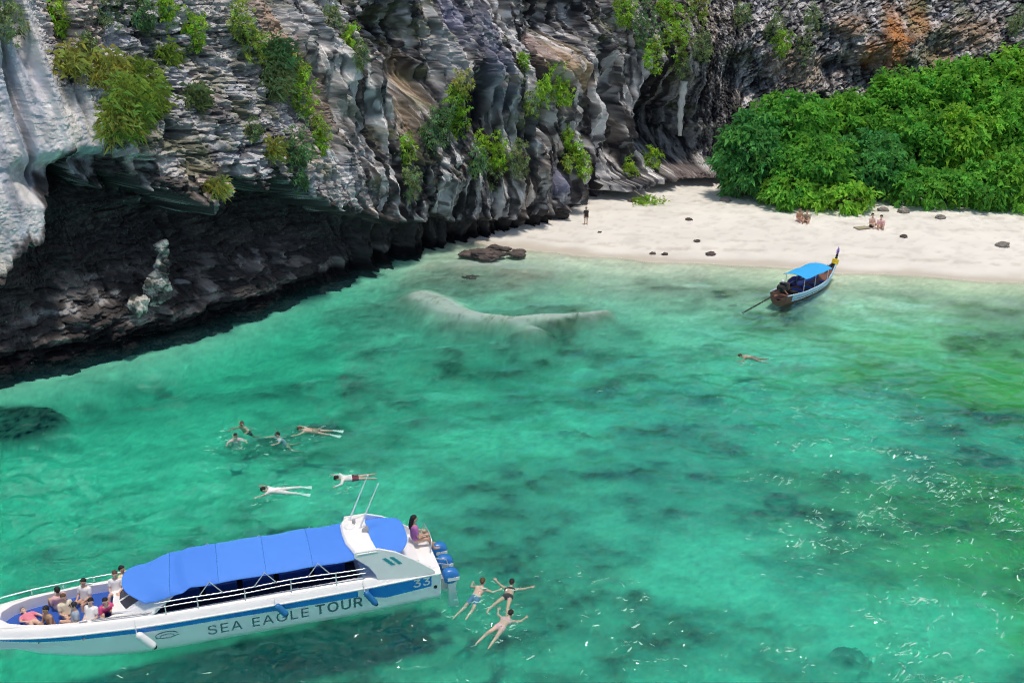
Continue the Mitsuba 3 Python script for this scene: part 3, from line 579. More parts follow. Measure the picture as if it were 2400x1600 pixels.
for k, row in enumerate([
    (250, 175, .9, Y1, 'straw green grass tuft on top of the pale slab, left of the layered rock', 1), (170, 150, .7, Y1, 'small dry grass tuft on the left shoulder of the pale slab', 1), (325, 215, 1.0, Y2, 'grass hanging over the layered rock, upper right of the big tuft', 1),
    (285, 262, 1.2, Y2, 'biggest green grass tuft hanging beside the pale slab', 1), (265, 295, .9, Y1, 'yellow tipped grass at the lower end of the hanging green, right of the pale slab', 1), (345, 245, .8, Y2, 'grass clump at the right edge of the hanging green', 1),
    (140, 45, .8, B1, 'bright green shrub at the corner of the pale column, top left', 0), (20, 50, .9, D1, 'grey green shrub in the very top left corner', 0), (240, 35, .9, D1, 'dull green shrub under the top edge, above the bedding cracks', 0), (330, 30, .9, D2, 'dark green shrub under the top edge, left of the brown gap', 0),
    (390, 25, .7, B1, 'brighter shrub at the top edge, above the layered rock', 0), (455, 80, .9, B1, 'rounded green shrub on the layered rock, below the top edge', 0), (385, 130, .55, Y2, 'small yellow green tuft in the middle of the layered rock', 1), (190, 110, .6, D1, 'small shrub in the bedding cracks right of the pale column', 0),
    (560, 50, .9, Y2, 'yellow green shrub beside the brown diagonal gully, at its top', 0), (585, 110, .8, Y2, 'yellow green shrub halfway down the left bank of the diagonal gully', 0), (635, 140, .9, D2, 'dark palm like plant left of the diagonal gully', 1), (690, 165, .8, Y2, 'yellowish shrub right of the dark palm like plant', 0),
    (640, 200, .9, D1, 'grey green trailing plant under the dark palm like plant', 1), (700, 225, 1.1, B1, 'green bush in the middle of the hanging strip right of the layered rock', 0), (735, 300, .8, Y2, 'yellow green bush at the right end of the hanging strip', 0), (745, 330, .6, B1, 'small bright bush below the yellow green one', 0),
    (695, 340, 1.0, D2, 'dark green bush low in the hanging strip', 0), (690, 400, .9, D2, 'lowest dark bush of the strip, at the edge of the sea cave', 0), (455, 240, .6, D1, 'pale fan shaped plant on the layered rock', 1), (500, 440, .45, Y1, 'round yellow tuft on the lip of the sea cave', 1), (590, 300, .6, D1, 'dull shrub in the right half of the layered rock', 0), (640, 355, .45, Y1, 'small dry tuft above the right end of the cave lip', 1),
    (770, 50, .9, D1, 'grey green shrub right of the diagonal gully, under the top edge', 0), (820, 90, .7, B1, 'small green shrub left of the dark hollow', 0), (840, 130, .6, D1, 'dull shrub below the left corner of the dark hollow', 0),
    (1075, 190, .6, Y1, 'yellow shrub at the head of the green streak below the grey pillars', 0), (1060, 235, .9, B1, 'green bush in the upper part of the streak below the grey pillars', 0), (1030, 285, .9, D2, 'dark bush in the middle of the streak below the grey pillars', 0), (1065, 290, .7, B1, 'bright bush at the right side of the middle of the streak', 0), (1000, 325, .8, D2, 'blue green creeper in the lower part of the streak', 0), (945, 360, .7, B1, 'bright shrub at the foot of the streak, on its left', 0), (960, 420, .7, D1, 'thin hanging creeper under the streak, above the waterline notch', 0),
    (1290, 195, .9, B1, 'bright round bush on the tan buttress', 0), (1265, 215, .6, B1, 'small bush on the left side of the tan buttress', 0), (1240, 245, .6, Y2, 'yellowish shrub hanging left below the bush of the tan buttress', 0), (1310, 215, .7, B1, 'bush on the right shoulder of the tan buttress', 0), (1225, 145, .4, B1, 'tiny bush above the tan buttress, on its left', 0),
    (1125, 335, .7, B1, 'bright bush at the head of the green slope above the notch', 0), (1160, 355, .8, B1, 'bright bush right of the head of the green slope above the notch', 0), (1110, 380, .7, D2, 'shaded bush on the left of the green slope above the notch', 0), (1150, 410, .8, D1, 'grey green bush low on the slope above the notch', 0), (1210, 370, .8, D1, 'dull creeper on the grey rib right of the green slope', 0),
    (1325, 320, .5, B1, 'small bush left of the dark recess', 0), (1345, 360, .5, B1, 'bright hanging shrub at the corner before the beach', 0), (1360, 395, .6, B1, 'lowest bright shrub at the corner before the beach', 0), (1325, 385, .5, Y2, 'yellow shrub beside the violet stained rib', 0),
    (1460, 20, 1.0, B1, 'bush at the top edge, left end of the hanging thicket over the recess', 0), (1500, 70, 1.2, D2, 'shaded bush in the left of the hanging thicket over the recess', 0), (1560, 30, 1.3, B1, 'large bush at the top middle of the hanging thicket', 0), (1630, 25, 1.1, Y2, 'yellow green bush at the top right of the hanging thicket', 0), (1580, 95, 1.2, B1, 'large bush in the middle of the hanging thicket', 0), (1640, 110, .9, D1, 'dull bush at the right side of the hanging thicket', 0), (1600, 155, .7, D1, 'lowest bush of the hanging thicket, above the white stalactite', 0), (1520, 130, .8, B1, 'bush at the lower left of the hanging thicket', 0),
    (1810, 60, .8, D1, 'dull shrub in the middle of the right hand cliff', 0), (1830, 95, .8, B1, 'green shrub on the right hand cliff, above the rubble', 0), (1900, 40, .7, D1, 'grey green shrub left of the ochre rocks', 0), (1740, 40, .8, D1, 'dry grey shrub right of the hanging thicket', 0), (1880, 110, .7, D1, 'dry shrub hanging over the rubble', 0), (2090, 180, .8, D1, 'brownish shrub under the orange scar, behind the trees', 0), (2385, 60, .8, D1, 'shrub in the upper right corner of the rock', 0),
    (1465, 400, .7, B1, 'bush growing on the ledge at the back of the beach, left of two', 0), (1525, 370, .8, B1, 'bush growing on the ledge at the back of the beach, right of two', 0)]):
    shrub(*row[:5], seed=400 + k, grass=bool(row[5]))
# ---------------------------------------------------------------- speedboat
mat('white_gelcoat', (.80, .81, .82), 0.25, spec=0.5, clearcoat=0.6, clearcoat_gloss=0.9)
mat('hull_gelcoat', mikit.proc(lambda p, n, uv: mikit.mix((.86, .87, .89), (.70, .72, .68), mikit.smoothstep(0.30, 0.02, p.z) * (0.4 + 0.6 * mikit.fbm(p.x * 1.2, p.y * 1.2, p.z * 5)))), 0.3, clearcoat=0.4)
mat('blue_stripe', (.012, .20, .66), 0.3, clearcoat=0.5)
mat('canopy_cloth', mikit.proc(lambda p, n, uv: mikit.mix((.055, .21, .76), (.075, .26, .82), .55 * mikit.cell_rand(((p.x + 2.31) * -.953 + (p.y - 24.97) * -.302) / 1.22 + .15) + .45 * mikit.fbm(p.x * .8, p.y * 1.2, p.z))), 0.75, sheen=0.4)
mat('cushion_vinyl', (.025, .095, .42), 0.5)
mat('dark_interior', (.018, .02, .05), 0.7)
mat('tinted_glass', (.02, .025, .05), 0.08, spec=0.7)
mat('steel_tube', (.72, .72, .76), 0.3, metallic=0.6)
mat('white_paint', (.78, .79, .80), 0.4)
mat('fender_blue', (.02, .16, .42), 0.45)
mat('black_rubber', (.015, .015, .018), 0.6)
mat('lettering_grey', (.07, .15, .18), 0.5)
mat('teal_grille', (.03, .28, .33), 0.5)
mat('grey_metal', (.38, .39, .42), 0.4, metallic=0.3)
BF, BO = np.array([-.953, -.302, 0]), np.array([-2.31, 24.97, 0.0])
def frame(o, f):
    f = np.asarray(f, float) / np.linalg.norm(f); up = np.array([0, 0, 1.0]); l = np.cross(up, f)
    M = np.eye(4); M[:3, 0], M[:3, 1], M[:3, 2], M[:3, 3] = f, l, np.cross(f, l), o
    return M
MB = frame(BO, BF)                                        # x towards the bow, y to port, z up
def boat(t, name, mesh, bsdf, smooth=False, **k): return part(t, name, mesh, bsdf, smooth, M=MB, **k)
LOA = 12.6
def beam(s): return np.interp(s, [0, 2, 5, 8, 9.5, 10.5, 11.3, 11.9, 12.35, 12.6], [1.08, 1.16, 1.20, 1.17, 1.06, .92, .74, .52, .26, .02])
def sheer(s): return np.interp(s, [0, 3, 7, 10, 12.6], [.90, .90, .92, .98, 1.10])
def chine(s): return np.interp(s, [0, 2, 8, 9.5, 10.8, 11.8, 12.6], [.98, 1.04, 1.0, .80, .50, .22, .01]), np.interp(s, [0, 7, 9, 10.4, 11.6, 12.6], [.0, .02, .08, .26, .62, 1.04])
def keel(s): return np.interp(s, [0, 7.5, 9.4, 10.8, 11.9, 12.6], [-.42, -.45, -.34, .0, .50, 1.02])
def side(s, z):
    yc, zc = chine(s); zs, ys = sheer(s), beam(s)
    t = np.clip((z - zc) / np.maximum(zs - zc, .02), -.2, 1)
    return yc + (ys - yc) * np.sign(t) * np.abs(t) ** 1.25
SS = np.concatenate([np.linspace(0, 9, 37), np.linspace(9.2, 12.6, 26)])
t = thing('speedboat', 'long white and blue tour speedboat with a blue canopy, in the lower left corner', 'boat')
rows = []
for s in SS:
    yc, zc = chine(s); yc, zc = float(yc), float(zc)
    zz = np.linspace(zc, sheer(s), 7)
    port = [(0, keel(s)), (yc * .5, keel(s) * .45 + zc * .55 - .03), (yc, zc)] + [(float(side(s, z)), z) for z in zz[1:]]
    rows.append([(s, -y, z) for y, z in port[::-1]] + [(s, y, z) for y, z in port[1:]])
R = np.array(rows); nr, nc = R.shape[:2]
V = np.vstack([R.reshape(-1, 3), R[0].mean(0)[None]])
F = grid_faces(nr, nc)
F = np.vstack([F[:, [0, 2, 1]], F[:, [0, 3, 2]], np.array([[k, k + 1, nr * nc] for k in range(nc - 1)])])
boat(t, 'hull', (V, F), 'hull_gelcoat', 40)
def strip(s0, s1, zlo, zhi, n=60, out=.005, sgn=1):
    s = np.linspace(s0, s1, n); A = []
    for x in s:
        lo, hi = zlo(x), zhi(x)
        A.append([(x, sgn * (float(side(x, z)) + out), z) for z in np.linspace(lo, hi, 4)])
    A = np.array(A); f = grid_faces(n, 4)
    return A.reshape(-1, 3), f if sgn > 0 else f[:, ::-1]
for sg in (1, -1):
    boat(t, 'stripe', strip(2.35, 12.45, lambda s: sheer(s) - .20 - .06 * smooth(6, 2.5, s), lambda s: sheer(s) - .05, out=.005, sgn=sg), 'blue_stripe', True)
    boat(t, 'stern_panel', strip(.28, 2.05, lambda s: np.interp(s, [.28, 1.6, 2.05], [.50, .42, .58]), lambda s: sheer(s) - .05, 20, sgn=sg), 'blue_stripe', True)
    boat(t, 'rubrail', tube([(s, sg * (float(beam(s)) + .01), float(sheer(s))) for s in np.linspace(0, 12.55, 60)], .022, 6), 'white_paint', True)
# deck moulding: a sloped shoulder up to a coaming, hollows for the bow seats and the cabin
from shapely.geometry import Polygon
def plan(inset, s0=0.0, s1=12.5, n=70):
    s = np.linspace(s0, s1, n); y = np.maximum(beam(s) - inset, .012)
    return [(a, b) for a, b in zip(s, y)] + [(a, -b) for a, b in zip(s[::-1], y[::-1])]
def ztop(x): return sheer(x) + .20 - .06 * smooth(10.6, 12.5, x) - .12 * smooth(1.5, 0, x)
def dense(poly, step=.25):
    return poly.segmentize(step)
bow_in = Polygon([(s, w) for s, w in zip([8.55, 8.75, 9.5, 10.1, 10.7, 11.05, 11.25], [.60, .72, .72, .64, .50, .34, .12])] + [(s, -w) for s, w in zip([8.55, 8.75, 9.5, 10.1, 10.7, 11.05, 11.25][::-1], [.60, .72, .72, .64, .50, .34, .12][::-1])]).buffer(.08)
cab_in = Polygon([(2.2, .86), (7.55, .94), (7.9, .7), (7.9, -.7), (7.55, -.94), (2.2, -.86)]).buffer(.03)
top = Polygon(plan(.16)).difference(bow_in).difference(cab_in)
m = trimesh.creation.extrude_polygon(dense(top), .5, engine='earcut')
m = m.subdivide_to_size(.9)
v = np.array(m.vertices); v[:, 2] = np.where(v[:, 2] > .25, ztop(v[:, 0]), ztop(v[:, 0]) - .62); m.vertices = v
boat(t, 'deck', m, 'white_gelcoat', 30)
for sg in (1, -1):
    A = np.array([[(s, sg * beam(s) * 1.0, sheer(s)), (s, sg * max(beam(s) - .07, .012), ztop(s) - .05), (s, sg * max(beam(s) - .16, .01), ztop(s) + .002)] for s in np.linspace(0, 12.5, 70)])
    boat(t, 'shoulder', (A.reshape(-1, 3), grid_faces(70, 3) if sg > 0 else grid_faces(70, 3)[:, ::-1]), 'white_gelcoat', 50)
m = trimesh.creation.extrude_polygon(bow_in.buffer(.05), .10, engine='earcut'); m.apply_translation([0, 0, .80]); boat(t, 'bow_cushion', m, 'cushion_vinyl')
m = trimesh.creation.extrude_polygon(cab_in.buffer(.05), .08, engine='earcut'); m.apply_translation([0, 0, .36]); boat(t, 'cabin_floor', m, 'dark_interior')
for sg in (1, -1):
    for k in range(5):
        b = trimesh.creation.box([.85, .40, .30]); b.apply_translation([2.9 + k * 1.0, sg * .62, .60]); boat(t, 'bench', b, 'cushion_vinyl')
# cabin front: sloped white brow and dark panes between white mullions
def quad_slab(a, b, c, d, th=.02):
    P_ = np.array([a, b, c, d], float); n = np.cross(P_[1] - P_[0], P_[3] - P_[0]); n /= np.linalg.norm(n)
    V = np.vstack([P_, P_ - n * th]); return trimesh.convex.convex_hull(V)
zf = 1.16
fr = [(7.62, 1.0, zf), (8.35, .72, zf), (8.55, .26, zf), (8.55, -.26, zf), (8.35, -.72, zf), (7.62, -1.0, zf)]
ft = [(7.05, .93, 1.60), (7.55, .64, 1.60), (7.70, .23, 1.62), (7.70, -.23, 1.62), (7.55, -.64, 1.60), (7.05, -.93, 1.60)]
for a, b, c, d in zip(fr[:-1], fr[1:], ft[1:], ft[:-1]): boat(t, 'windscreen_pane', quad_slab(a, b, c, d, .015), 'tinted_glass' if a is not fr[0] else 'white_gelcoat')
for a, b in zip(fr, ft): boat(t, 'windscreen_frame', tube([a, b], .035, 6), 'white_paint', 40)
boat(t, 'windscreen_sill', tube(fr, .03, 6), 'white_paint', 40)
m = quad_slab((8.62, .7, 1.18), (8.62, -.7, 1.18), (8.0, -.8, 1.17), (8.0, .8, 1.17), .05); boat(t, 'dash_deck', m, 'white_gelcoat')
# canopy cloth
def canopy_mesh(s0, s1, half, zfun, ns, nl=25, round_front=0.0, th=.025, round_back=0.0):
    s = np.linspace(s0, s1, ns); l = np.linspace(-1, 1, nl); A = np.zeros((ns, nl, 3))
    for i, x in enumerate(s):
        h = half(x)
        A[i, :, 0] = x; A[i, :, 1] = l * h
        if round_front: A[i, :, 0] = x - round_front * np.abs(l) ** 2.6 * ((x - s0) / (s1 - s0)) ** 4
        if round_back: A[i, :, 0] += round_back * np.abs(l) ** 4 * (1 - (x - s0) / (s1 - s0)) ** 4
        A[i, :, 2] = zfun(x, l)
    B = A - [0, 0, th]; n = ns * nl
    V = np.vstack([A.reshape(-1, 3), B.reshape(-1, 3)]); f = grid_faces(ns, nl)
    rim = np.concatenate([np.arange(nl), np.arange(1, ns) * nl + nl - 1, (ns - 1) * nl + np.arange(nl - 2, -1, -1), np.arange(ns - 2, 0, -1) * nl])
    r2 = np.roll(rim, -1); side_ = np.stack([rim, rim + n, r2 + n, r2], 1)
    return V, np.vstack([f, f[:, ::-1] + n, side_])
def czf(x, l):
    z = 1.93 - .13 * l ** 2 - .06 * np.abs(l) ** 8
    z = z + .025 * abs(math.cos((x - 2.2) * math.pi / 1.55)) ** 3
    z = z - .10 * smooth(6.75, 7.05, x) - .17 * smooth(7.3, 8.3, x)
    return z + .01 * np.sin(x * 5 + l * 4)
boat(t, 'canopy', canopy_mesh(2.30, 8.35, lambda x: .98 + .06 * smooth(6.8, 7.1, x) - .10 * smooth(7.4, 8.35, x), czf, 150, 31, .55), 'canopy_cloth', 60)
for k in range(4):
    x_ = 3.48 + k * 1.22; l_ = np.linspace(-.985, .985, 31)
    boat(t, 'canopy_seam', tube(np.stack([l_ * 0 + x_, l_ * 1.0 * (.98 + .06 * float(smooth(6.8, 7.1, x_))), czf(x_, l_) + .001], 1), .007, 5), 'blue_cowl', True)
boat(t, 'rear_canopy', canopy_mesh(.78, 1.92, lambda x: .93, lambda x, l: 1.92 - .10 * l ** 2 - .05 * np.abs(l) ** 8 - .06 * smooth(1.4, .8, x), 24, 25, round_back=.30), 'canopy_cloth', 60)
# arch with swept side panels
A = []
for l in np.linspace(-1, 1, 31):
    f0, f1 = np.interp(abs(l), [0, .5, 1], [1.85, 1.82, 1.72]), np.interp(abs(l), [0, .5, 1], [2.55, 2.52, 2.32])
    z = 2.06 - .16 * abs(l) ** 2.5
    A.append([(f0, l * 1.02, z - .04), (f0 + .05, l * 1.02, z), (f1 - .05, l * 1.02, z), (f1, l * 1.02, z - .05), (f1, l * .98, z - .13), (f0, l * .98, z - .12)])
A = np.array(A); n_, k_ = A.shape[:2]
f = grid_faces(n_, k_, True)
m = trimesh.Trimesh(A.reshape(-1, 3), np.vstack([f[:, [0, 1, 2]], f[:, [0, 2, 3]], [[0, j, j + 1] for j in range(1, k_ - 1)], [[(n_ - 1) * k_, (n_ - 1) * k_ + j + 1, (n_ - 1) * k_ + j] for j in range(1, k_ - 1)]]), process=False); trimesh.repair.fix_normals(m)
arch = boat(t, 'arch', m, 'white_gelcoat', 40)
pan = Polygon([(1.72, 1.0), (1.80, 1.22), (1.98, 1.50), (2.34, 1.82), (2.32, 1.92), (1.72, 1.92), (1.25, 1.74), (.75, 1.42), (.28, 1.06), (.2, .98)]).buffer(.03)
win = Polygon([(2.7, 1.30), (1.9, 1.20), (1.95, 1.45), (2.2, 1.72), (2.7, 1.75)])
for sg in (1, -1):
    m = trimesh.creation.extrude_polygon(pan.segmentize(.15), .07, engine='earcut'); v = np.array(m.vertices)
    v = np.stack([v[:, 0], sg * (.93 + v[:, 2] + .10 * (1.92 - v[:, 1])), v[:, 1]], 1); m = trimesh.Trimesh(v, m.faces, process=False); trimesh.repair.fix_normals(m)
    boat(t, 'arch_panel', m, 'white_gelcoat', 30)
    for k in range(2):
        g = Polygon([(1.62 - k * .2, 1.66), (1.52 - k * .2, 1.66), (1.27 - k * .2, 1.42), (1.38 - k * .2, 1.42)]); m = trimesh.creation.extrude_polygon(g, .012, engine='earcut'); v = np.array(m.vertices)
        v = np.stack([v[:, 0], sg * (1.0 + v[:, 2] + .10 * (1.92 - v[:, 1])), v[:, 1]], 1); boat(t, 'vent', (v, m.faces), 'teal_grille')
boat(t, 'aft_deck', (lambda b: (b.apply_translation([1.0, 0, .78]), b)[1])(trimesh.creation.box([2.0, 1.9, .20])), 'white_gelcoat')
boat(t, 'aft_seat', (lambda b: (b.apply_translation([.75, -.1, 1.0]), b)[1])(trimesh.creation.box([.5, 1.4, .26])), 'white_gelcoat')
# antennas and masthead gear
for (x, y) in ((2.25, -.62), (2.06, -.05)):
    a = boat(t, 'antenna', tube([(x, y, 2.0), (x - .35, y - .05, 2.75), (x - .62, y - .10, 3.3)], [.026, .02, .014], 6), 'white_paint', True)
    boat(t, 'antenna_tip', trimesh.creation.icosphere(2, .03).apply_translation([x - .62, y - .10, 3.3]), 'white_paint', True)
boat(t, 'navigation_light', tube([(2.15, -.35, 2.0), (2.15, -.35, 2.18)], [.05, .05], 10), 'grey_metal', 40)
boat(t, 'loudhailer', tube([(2.0, .15, 2.10), (1.82, .15, 2.13)], [.04, .10], 12), 'grey_metal', 40)
boat(t, 'radar_dome', trimesh.creation.uv_sphere(.16).apply_transform(np.diag([1, 1, .45, 1])).apply_translation([2.3, -.2, 2.06]), 'white_paint', True)
# side rails and canopy struts
for sg in (1, -1):
    for zz in (1.32, 1.46):
        boat(t, 'side_rail', tube([(s, sg * (1.02 + .02 * math.sin(s)), zz + .02 * math.sin(s * 2)) for s in np.linspace(2.1, 7.55, 24)], .018, 6), 'steel_tube', True)
    for s in (2.9, 4.1, 5.3, 6.5, 7.3): boat(t, 'rail_post', tube([(s, sg * 1.05, 1.12), (s, sg * 1.02, 1.47)], .018, 6), 'steel_tube', True)
    for s in (3.35, 4.75, 6.15):
        boat(t, 'canopy_strut', tube([(s, sg * .96, 1.80), (s + .30, sg * 1.02, 1.46)], .015, 6), 'steel_tube', True)
        boat(t, 'canopy_strut', tube([(s, sg * .96, 1.80), (s - .30, sg * 1.02, 1.46)], .015, 6), 'steel_tube', True)
bowrail = [(s, -(beam(s) - .10), ztop(s) + .14) for s in np.linspace(8.4, 12.2, 26)]
boat(t, 'bow_rail', tube(bowrail, .016, 6), 'steel_tube', True)
for k in range(0, 26, 5): boat(t, 'rail_post', tube([bowrail[k], (bowrail[k][0], bowrail[k][1], ztop(bowrail[k][0]))], .014, 6), 'steel_tube', True)
boat(t, 'bow_rail', tube([(s, beam(s) - .2, ztop(s) + .06) for s in np.linspace(7.5, 9.1, 12)], .02, 6), 'grey_metal', True)
for s in (.35, 4.0, 9.3):
    for sg in (1, -1): boat(t, 'cleat', tube([(s - .1, sg * (float(beam(s)) - .22), ztop(s) + .04), (s + .1, sg * (float(beam(s)) - .22), ztop(s) + .04)], .02, 6), 'steel_tube', True)
boat(t, 'fuel_cap', tube([(.16, float(side(.16, .45)) - .01, .45), (.16, float(side(.16, .45)) + .012, .45)], .055, 14), 'black_rubber', 40)
# lettering on the port side, reading from the bow
def lettering(text, height, s_left, zb, zb2, bold, sx=1.0):
    m = meshkit.text_mesh(text, height, .004, bold); m = m.subdivide_to_size(.12); v = np.array(m.vertices)
    w = v[:, 0].max()
    s = s_left - v[:, 0] * sx; z = zb + (zb2 - zb) * v[:, 0] / w + v[:, 1]
    y = side(s, z) + .003 + v[:, 2]
    return trimesh.Trimesh(np.stack([s, y, z], 1), m.faces, process=False), w * sx
def letters(text, height, s_left, zb, bold, sx, gap, bsdf, lift=0.0):
    for ch in text:
        if ch == ' ': s_left -= height * .55; continue
        m, w = lettering(ch, height, s_left, zb, zb, bold, sx); v = np.array(m.vertices); v[:, 1] += lift
        boat(t, 'letter', trimesh.Trimesh(v, m.faces, process=False), bsdf); s_left -= w + gap; zb += .003
    return s_left
sl = letters('SEA EAGLE', .32, 6.36, .245, False, 1.02, .055, 'lettering_grey')
letters('TOUR', .33, sl - .10, .28, True, .97, .035, 'lettering_grey')
letters('33', .26, .82, .58, True, 1.1, .03, 'white_paint', .006)
def on_side(pts, r): return tube([(s, float(side(s, z)) + .008, z) for s, z in pts], r, 5)
boat(t, 'emblem', cat([on_side([(7.35 - .28 * math.cos(a) - .0, .50 + .13 * math.sin(a)) for a in np.linspace(.3, 3.6, 14)], .012), on_side([(7.35 - .17 * math.cos(a), .47 + .07 * math.sin(a)) for a in np.linspace(-.2, 3.2, 10)], .01), on_side([(7.62, .44), (7.3, .40), (7.05, .47)], .01)]), 'lettering_grey')
# fenders on lines
for s, z0, z1, ds, r, mt, lab in ((8.05, .84, .34, .40, .105, 'white_paint', 'white fender with a black end'), (4.55, .98, .62, .26, .09, 'fender_blue', 'blue fender nearer the middle'), (2.18, .86, .40, .30, .085, 'fender_blue', 'blue fender nearer the stern')):
    yy = float(side(s, z0)) + r
    p0, p1 = np.array([s, yy + .02, z0]), np.array([s - ds, yy + .05, z1])
    pr = [p0 + (p1 - p0) * q for q in (0, .06, .16, .84, .94, 1)]
    fk = boat(t, 'fender', tube(pr, np.array([.25, .75, 1, 1, .75, .25]) * r, 14), mt, 40, label=lab)
    part(fk, 'end_cap', tube([p1 + (p0 - p1) * .06, p1 - (p0 - p1) * .03], [r * .78, r * .5], 12), 'black_rubber', 40, M=MB)
    part(fk, 'line', tube([p0, (s + .02, yy - .12, ztop(s) + .02)], .012, 5), 'white_paint', True, M=MB)
# three outboard motors on the transom
def outboard(y):
    e = [(-.02, y, .55), (-.02, y, .92)]
    sec = []
    for zz, a, b, cx in ((.70, .16, .16, -.38), (.78, .27, .20, -.40), (.95, .30, .22, -.41), (1.12, .27, .20, -.40), (1.22, .18, .14, -.37), (1.25, .05, .05, -.36)):
        an = np.linspace(0, 2 * np.pi, 20, endpoint=False)
        a, b = a * .82, b * .86; sec.append(np.stack([cx + .05 + a * np.sign(np.cos(an)) * np.abs(np.cos(an)) ** .7, y + b * np.sign(np.sin(an)) * np.abs(np.sin(an)) ** .7, an * 0 + (zz - .70) * .75 + .34], 1))
    sec = np.array(sec); k, c = sec.shape[:2]; f = grid_faces(k, c, True)
    V = np.vstack([sec.reshape(-1, 3), sec[0].mean(0), sec[-1].mean(0)]); i = np.arange(c); j = (i + 1) % c
    F = np.vstack([f[:, [0, 1, 2]], f[:, [0, 2, 3]], np.stack([j, i, i * 0 + k * c], 1), np.stack([(k - 1) * c + i, (k - 1) * c + j, i * 0 + k * c + 1], 1)])
    o = boat(t, 'outboard_motor', (V, F), 'blue_cowl', 50)
    lo = [(-.36, .17, .12, .40), (-.38, .10, .07, .15), (-.40, .13, .05, -.2), (-.42, .16, .04, -.5)]
    h = cat([trimesh.convex.convex_hull(np.array([(cx + q * a, y + w * b, zz) for (cx, a, b, zz) in (lo[n_], lo[n_ + 1]) for q in (-1, 1) for w in (-1, 1)])) for n_ in range(3)])
    part(o, 'leg', h, 'white_paint', 30, M=MB)
    part(o, 'bracket', (lambda b: (b.apply_translation([-.12, y, .36]), b)[1])(trimesh.creation.box([.26, .22, .36])), 'grey_metal', M=MB)
    part(o, 'badge', (lambda b: (b.apply_translation([-.40, y + .178, .50]), b)[1])(trimesh.creation.box([.34, .02, .10])), 'white_paint', M=MB)
mat('blue_cowl', (.02, .17, .52), 0.3, clearcoat=0.6)
for y in (.72, .02, -.68): outboard(y)
boat(t, 'swim_ladder', cat([tube([(-.05, .38 + dy, .85), (-.35, .38 + dy, .75), (-.55, .38 + dy, .1)], .016, 6) for dy in (-.13, .13)] + [tube([(-.40 - .05 * k, .25, .6 - .2 * k), (-.40 - .05 * k, .51, .6 - .2 * k)], .014, 6) for k in range(3)]), 'steel_tube', True)
boat(t, 'stern_rail', tube([(.1, -.95, 1.0), (.02, -.9, 1.35), (.0, -.3, 1.38), (.02, .1, 1.35), (.1, .15, 1.0)], .018, 6), 'steel_tube', True)

# ---------------------------------------------------------------- long tailed boat by the beach
mat('hull_wood', mikit.proc(lambda p, n, uv: mikit.mix((.14, .06, .045), (.22, .11, .08), mikit.fbm(p.x * 6, p.y * 6, p.z * 14))), 0.6)
mat('pale_blue_paint', (.38, .58, .74), 0.5)
mat('blue_paint', (.03, .07, .36), 0.45)
mat('bright_tarp', (.03, .36, .78), 0.7)
mat('violet_cloth', (.20, .11, .45), 0.8)
mat('yellow_garland', (.80, .58, .04), 0.8)
mat('engine_black', (.02, .018, .02), 0.5)
ML = frame(np.array([13.95, 49.95, 0.0]), (.70, .71, 0)) @ np.diag([.84, .84, .84, 1.0])
t = thing('longtail_boat', 'wooden boat with a blue roof and garlanded prow at the edge of the beach', 'boat')
def lb(name, mesh, bsdf, smooth=False, **k): return part(t, name, mesh, bsdf, smooth, M=ML, **k)
S = np.linspace(0, 7.2, 40)
hb = np.interp(S, [0, 1.5, 3.5, 5.2, 6.4, 7.2], [.62, .78, .82, .62, .28, .04])
zk = np.interp(S, [0, 1, 5, 6.2, 7.2], [-.20, -.28, -.26, .05, .75]); zs_ = np.interp(S, [0, 2, 4.5, 6, 7.2], [.62, .50, .55, .80, 1.25])
def lsec(i, inner=0.0):
    b, k, s_ = max(hb[i] - inner, .01), zk[i] + inner, zs_[i]
    port = [(0, k), (b * .55, k + (s_ - k) * .10), (b * .86, k + (s_ - k) * .45), (b, s_)]
    return [(S[i], -y, z) for y, z in port[::-1]] + [(S[i], y, z) for y, z in port[1:]]
R = np.array([lsec(i) for i in range(40)]); V = np.vstack([R.reshape(-1, 3), R[0].mean(0)[None]]); f = grid_faces(40, 7)
lb('hull', (V, np.vstack([f[:, [0, 2, 1]], f[:, [0, 3, 2]], [[k, k + 1, 280] for k in range(6)]])), 'hull_wood', 45)
for sg in (1, -1):
    lb('gunwale', tube([(S[i], sg * (hb[i] + .02), zs_[i]) for i in range(40)], .045, 6), 'pale_blue_paint', True)
    A = np.array([[(S[i], sg * (hb[i] * (.83 + .17 * q) + .016), zk[i] + (zs_[i] - zk[i]) * (.30 + .70 * q)) for q in (.22, .6, .94)] for i in range(3, 39)])
    lb('painted_strake', (A.reshape(-1, 3), grid_faces(36, 3) if sg > 0 else grid_faces(36, 3)[:, ::-1]), 'pale_blue_paint', True)
m = trimesh.creation.extrude_polygon(Polygon([(S[i], max(hb[i] - .05, .01)) for i in range(39)] + [(S[i], -max(hb[i] - .05, .01)) for i in range(38, -1, -1)]), .04, engine='earcut'); v = np.array(m.vertices); v[:, 2] += np.interp(v[:, 0], S, np.maximum(zs_ - .34, .16)); lb('floor', (v, m.faces), 'hull_wood')
for s in (2.1, 3.0, 3.9, 4.8):
    b = trimesh.creation.box([.28, 2 * float(np.interp(s, S, hb)) - .12, .05]); b.apply_translation([s, 0, .44]); lb('thwart', b, 'blue_paint')
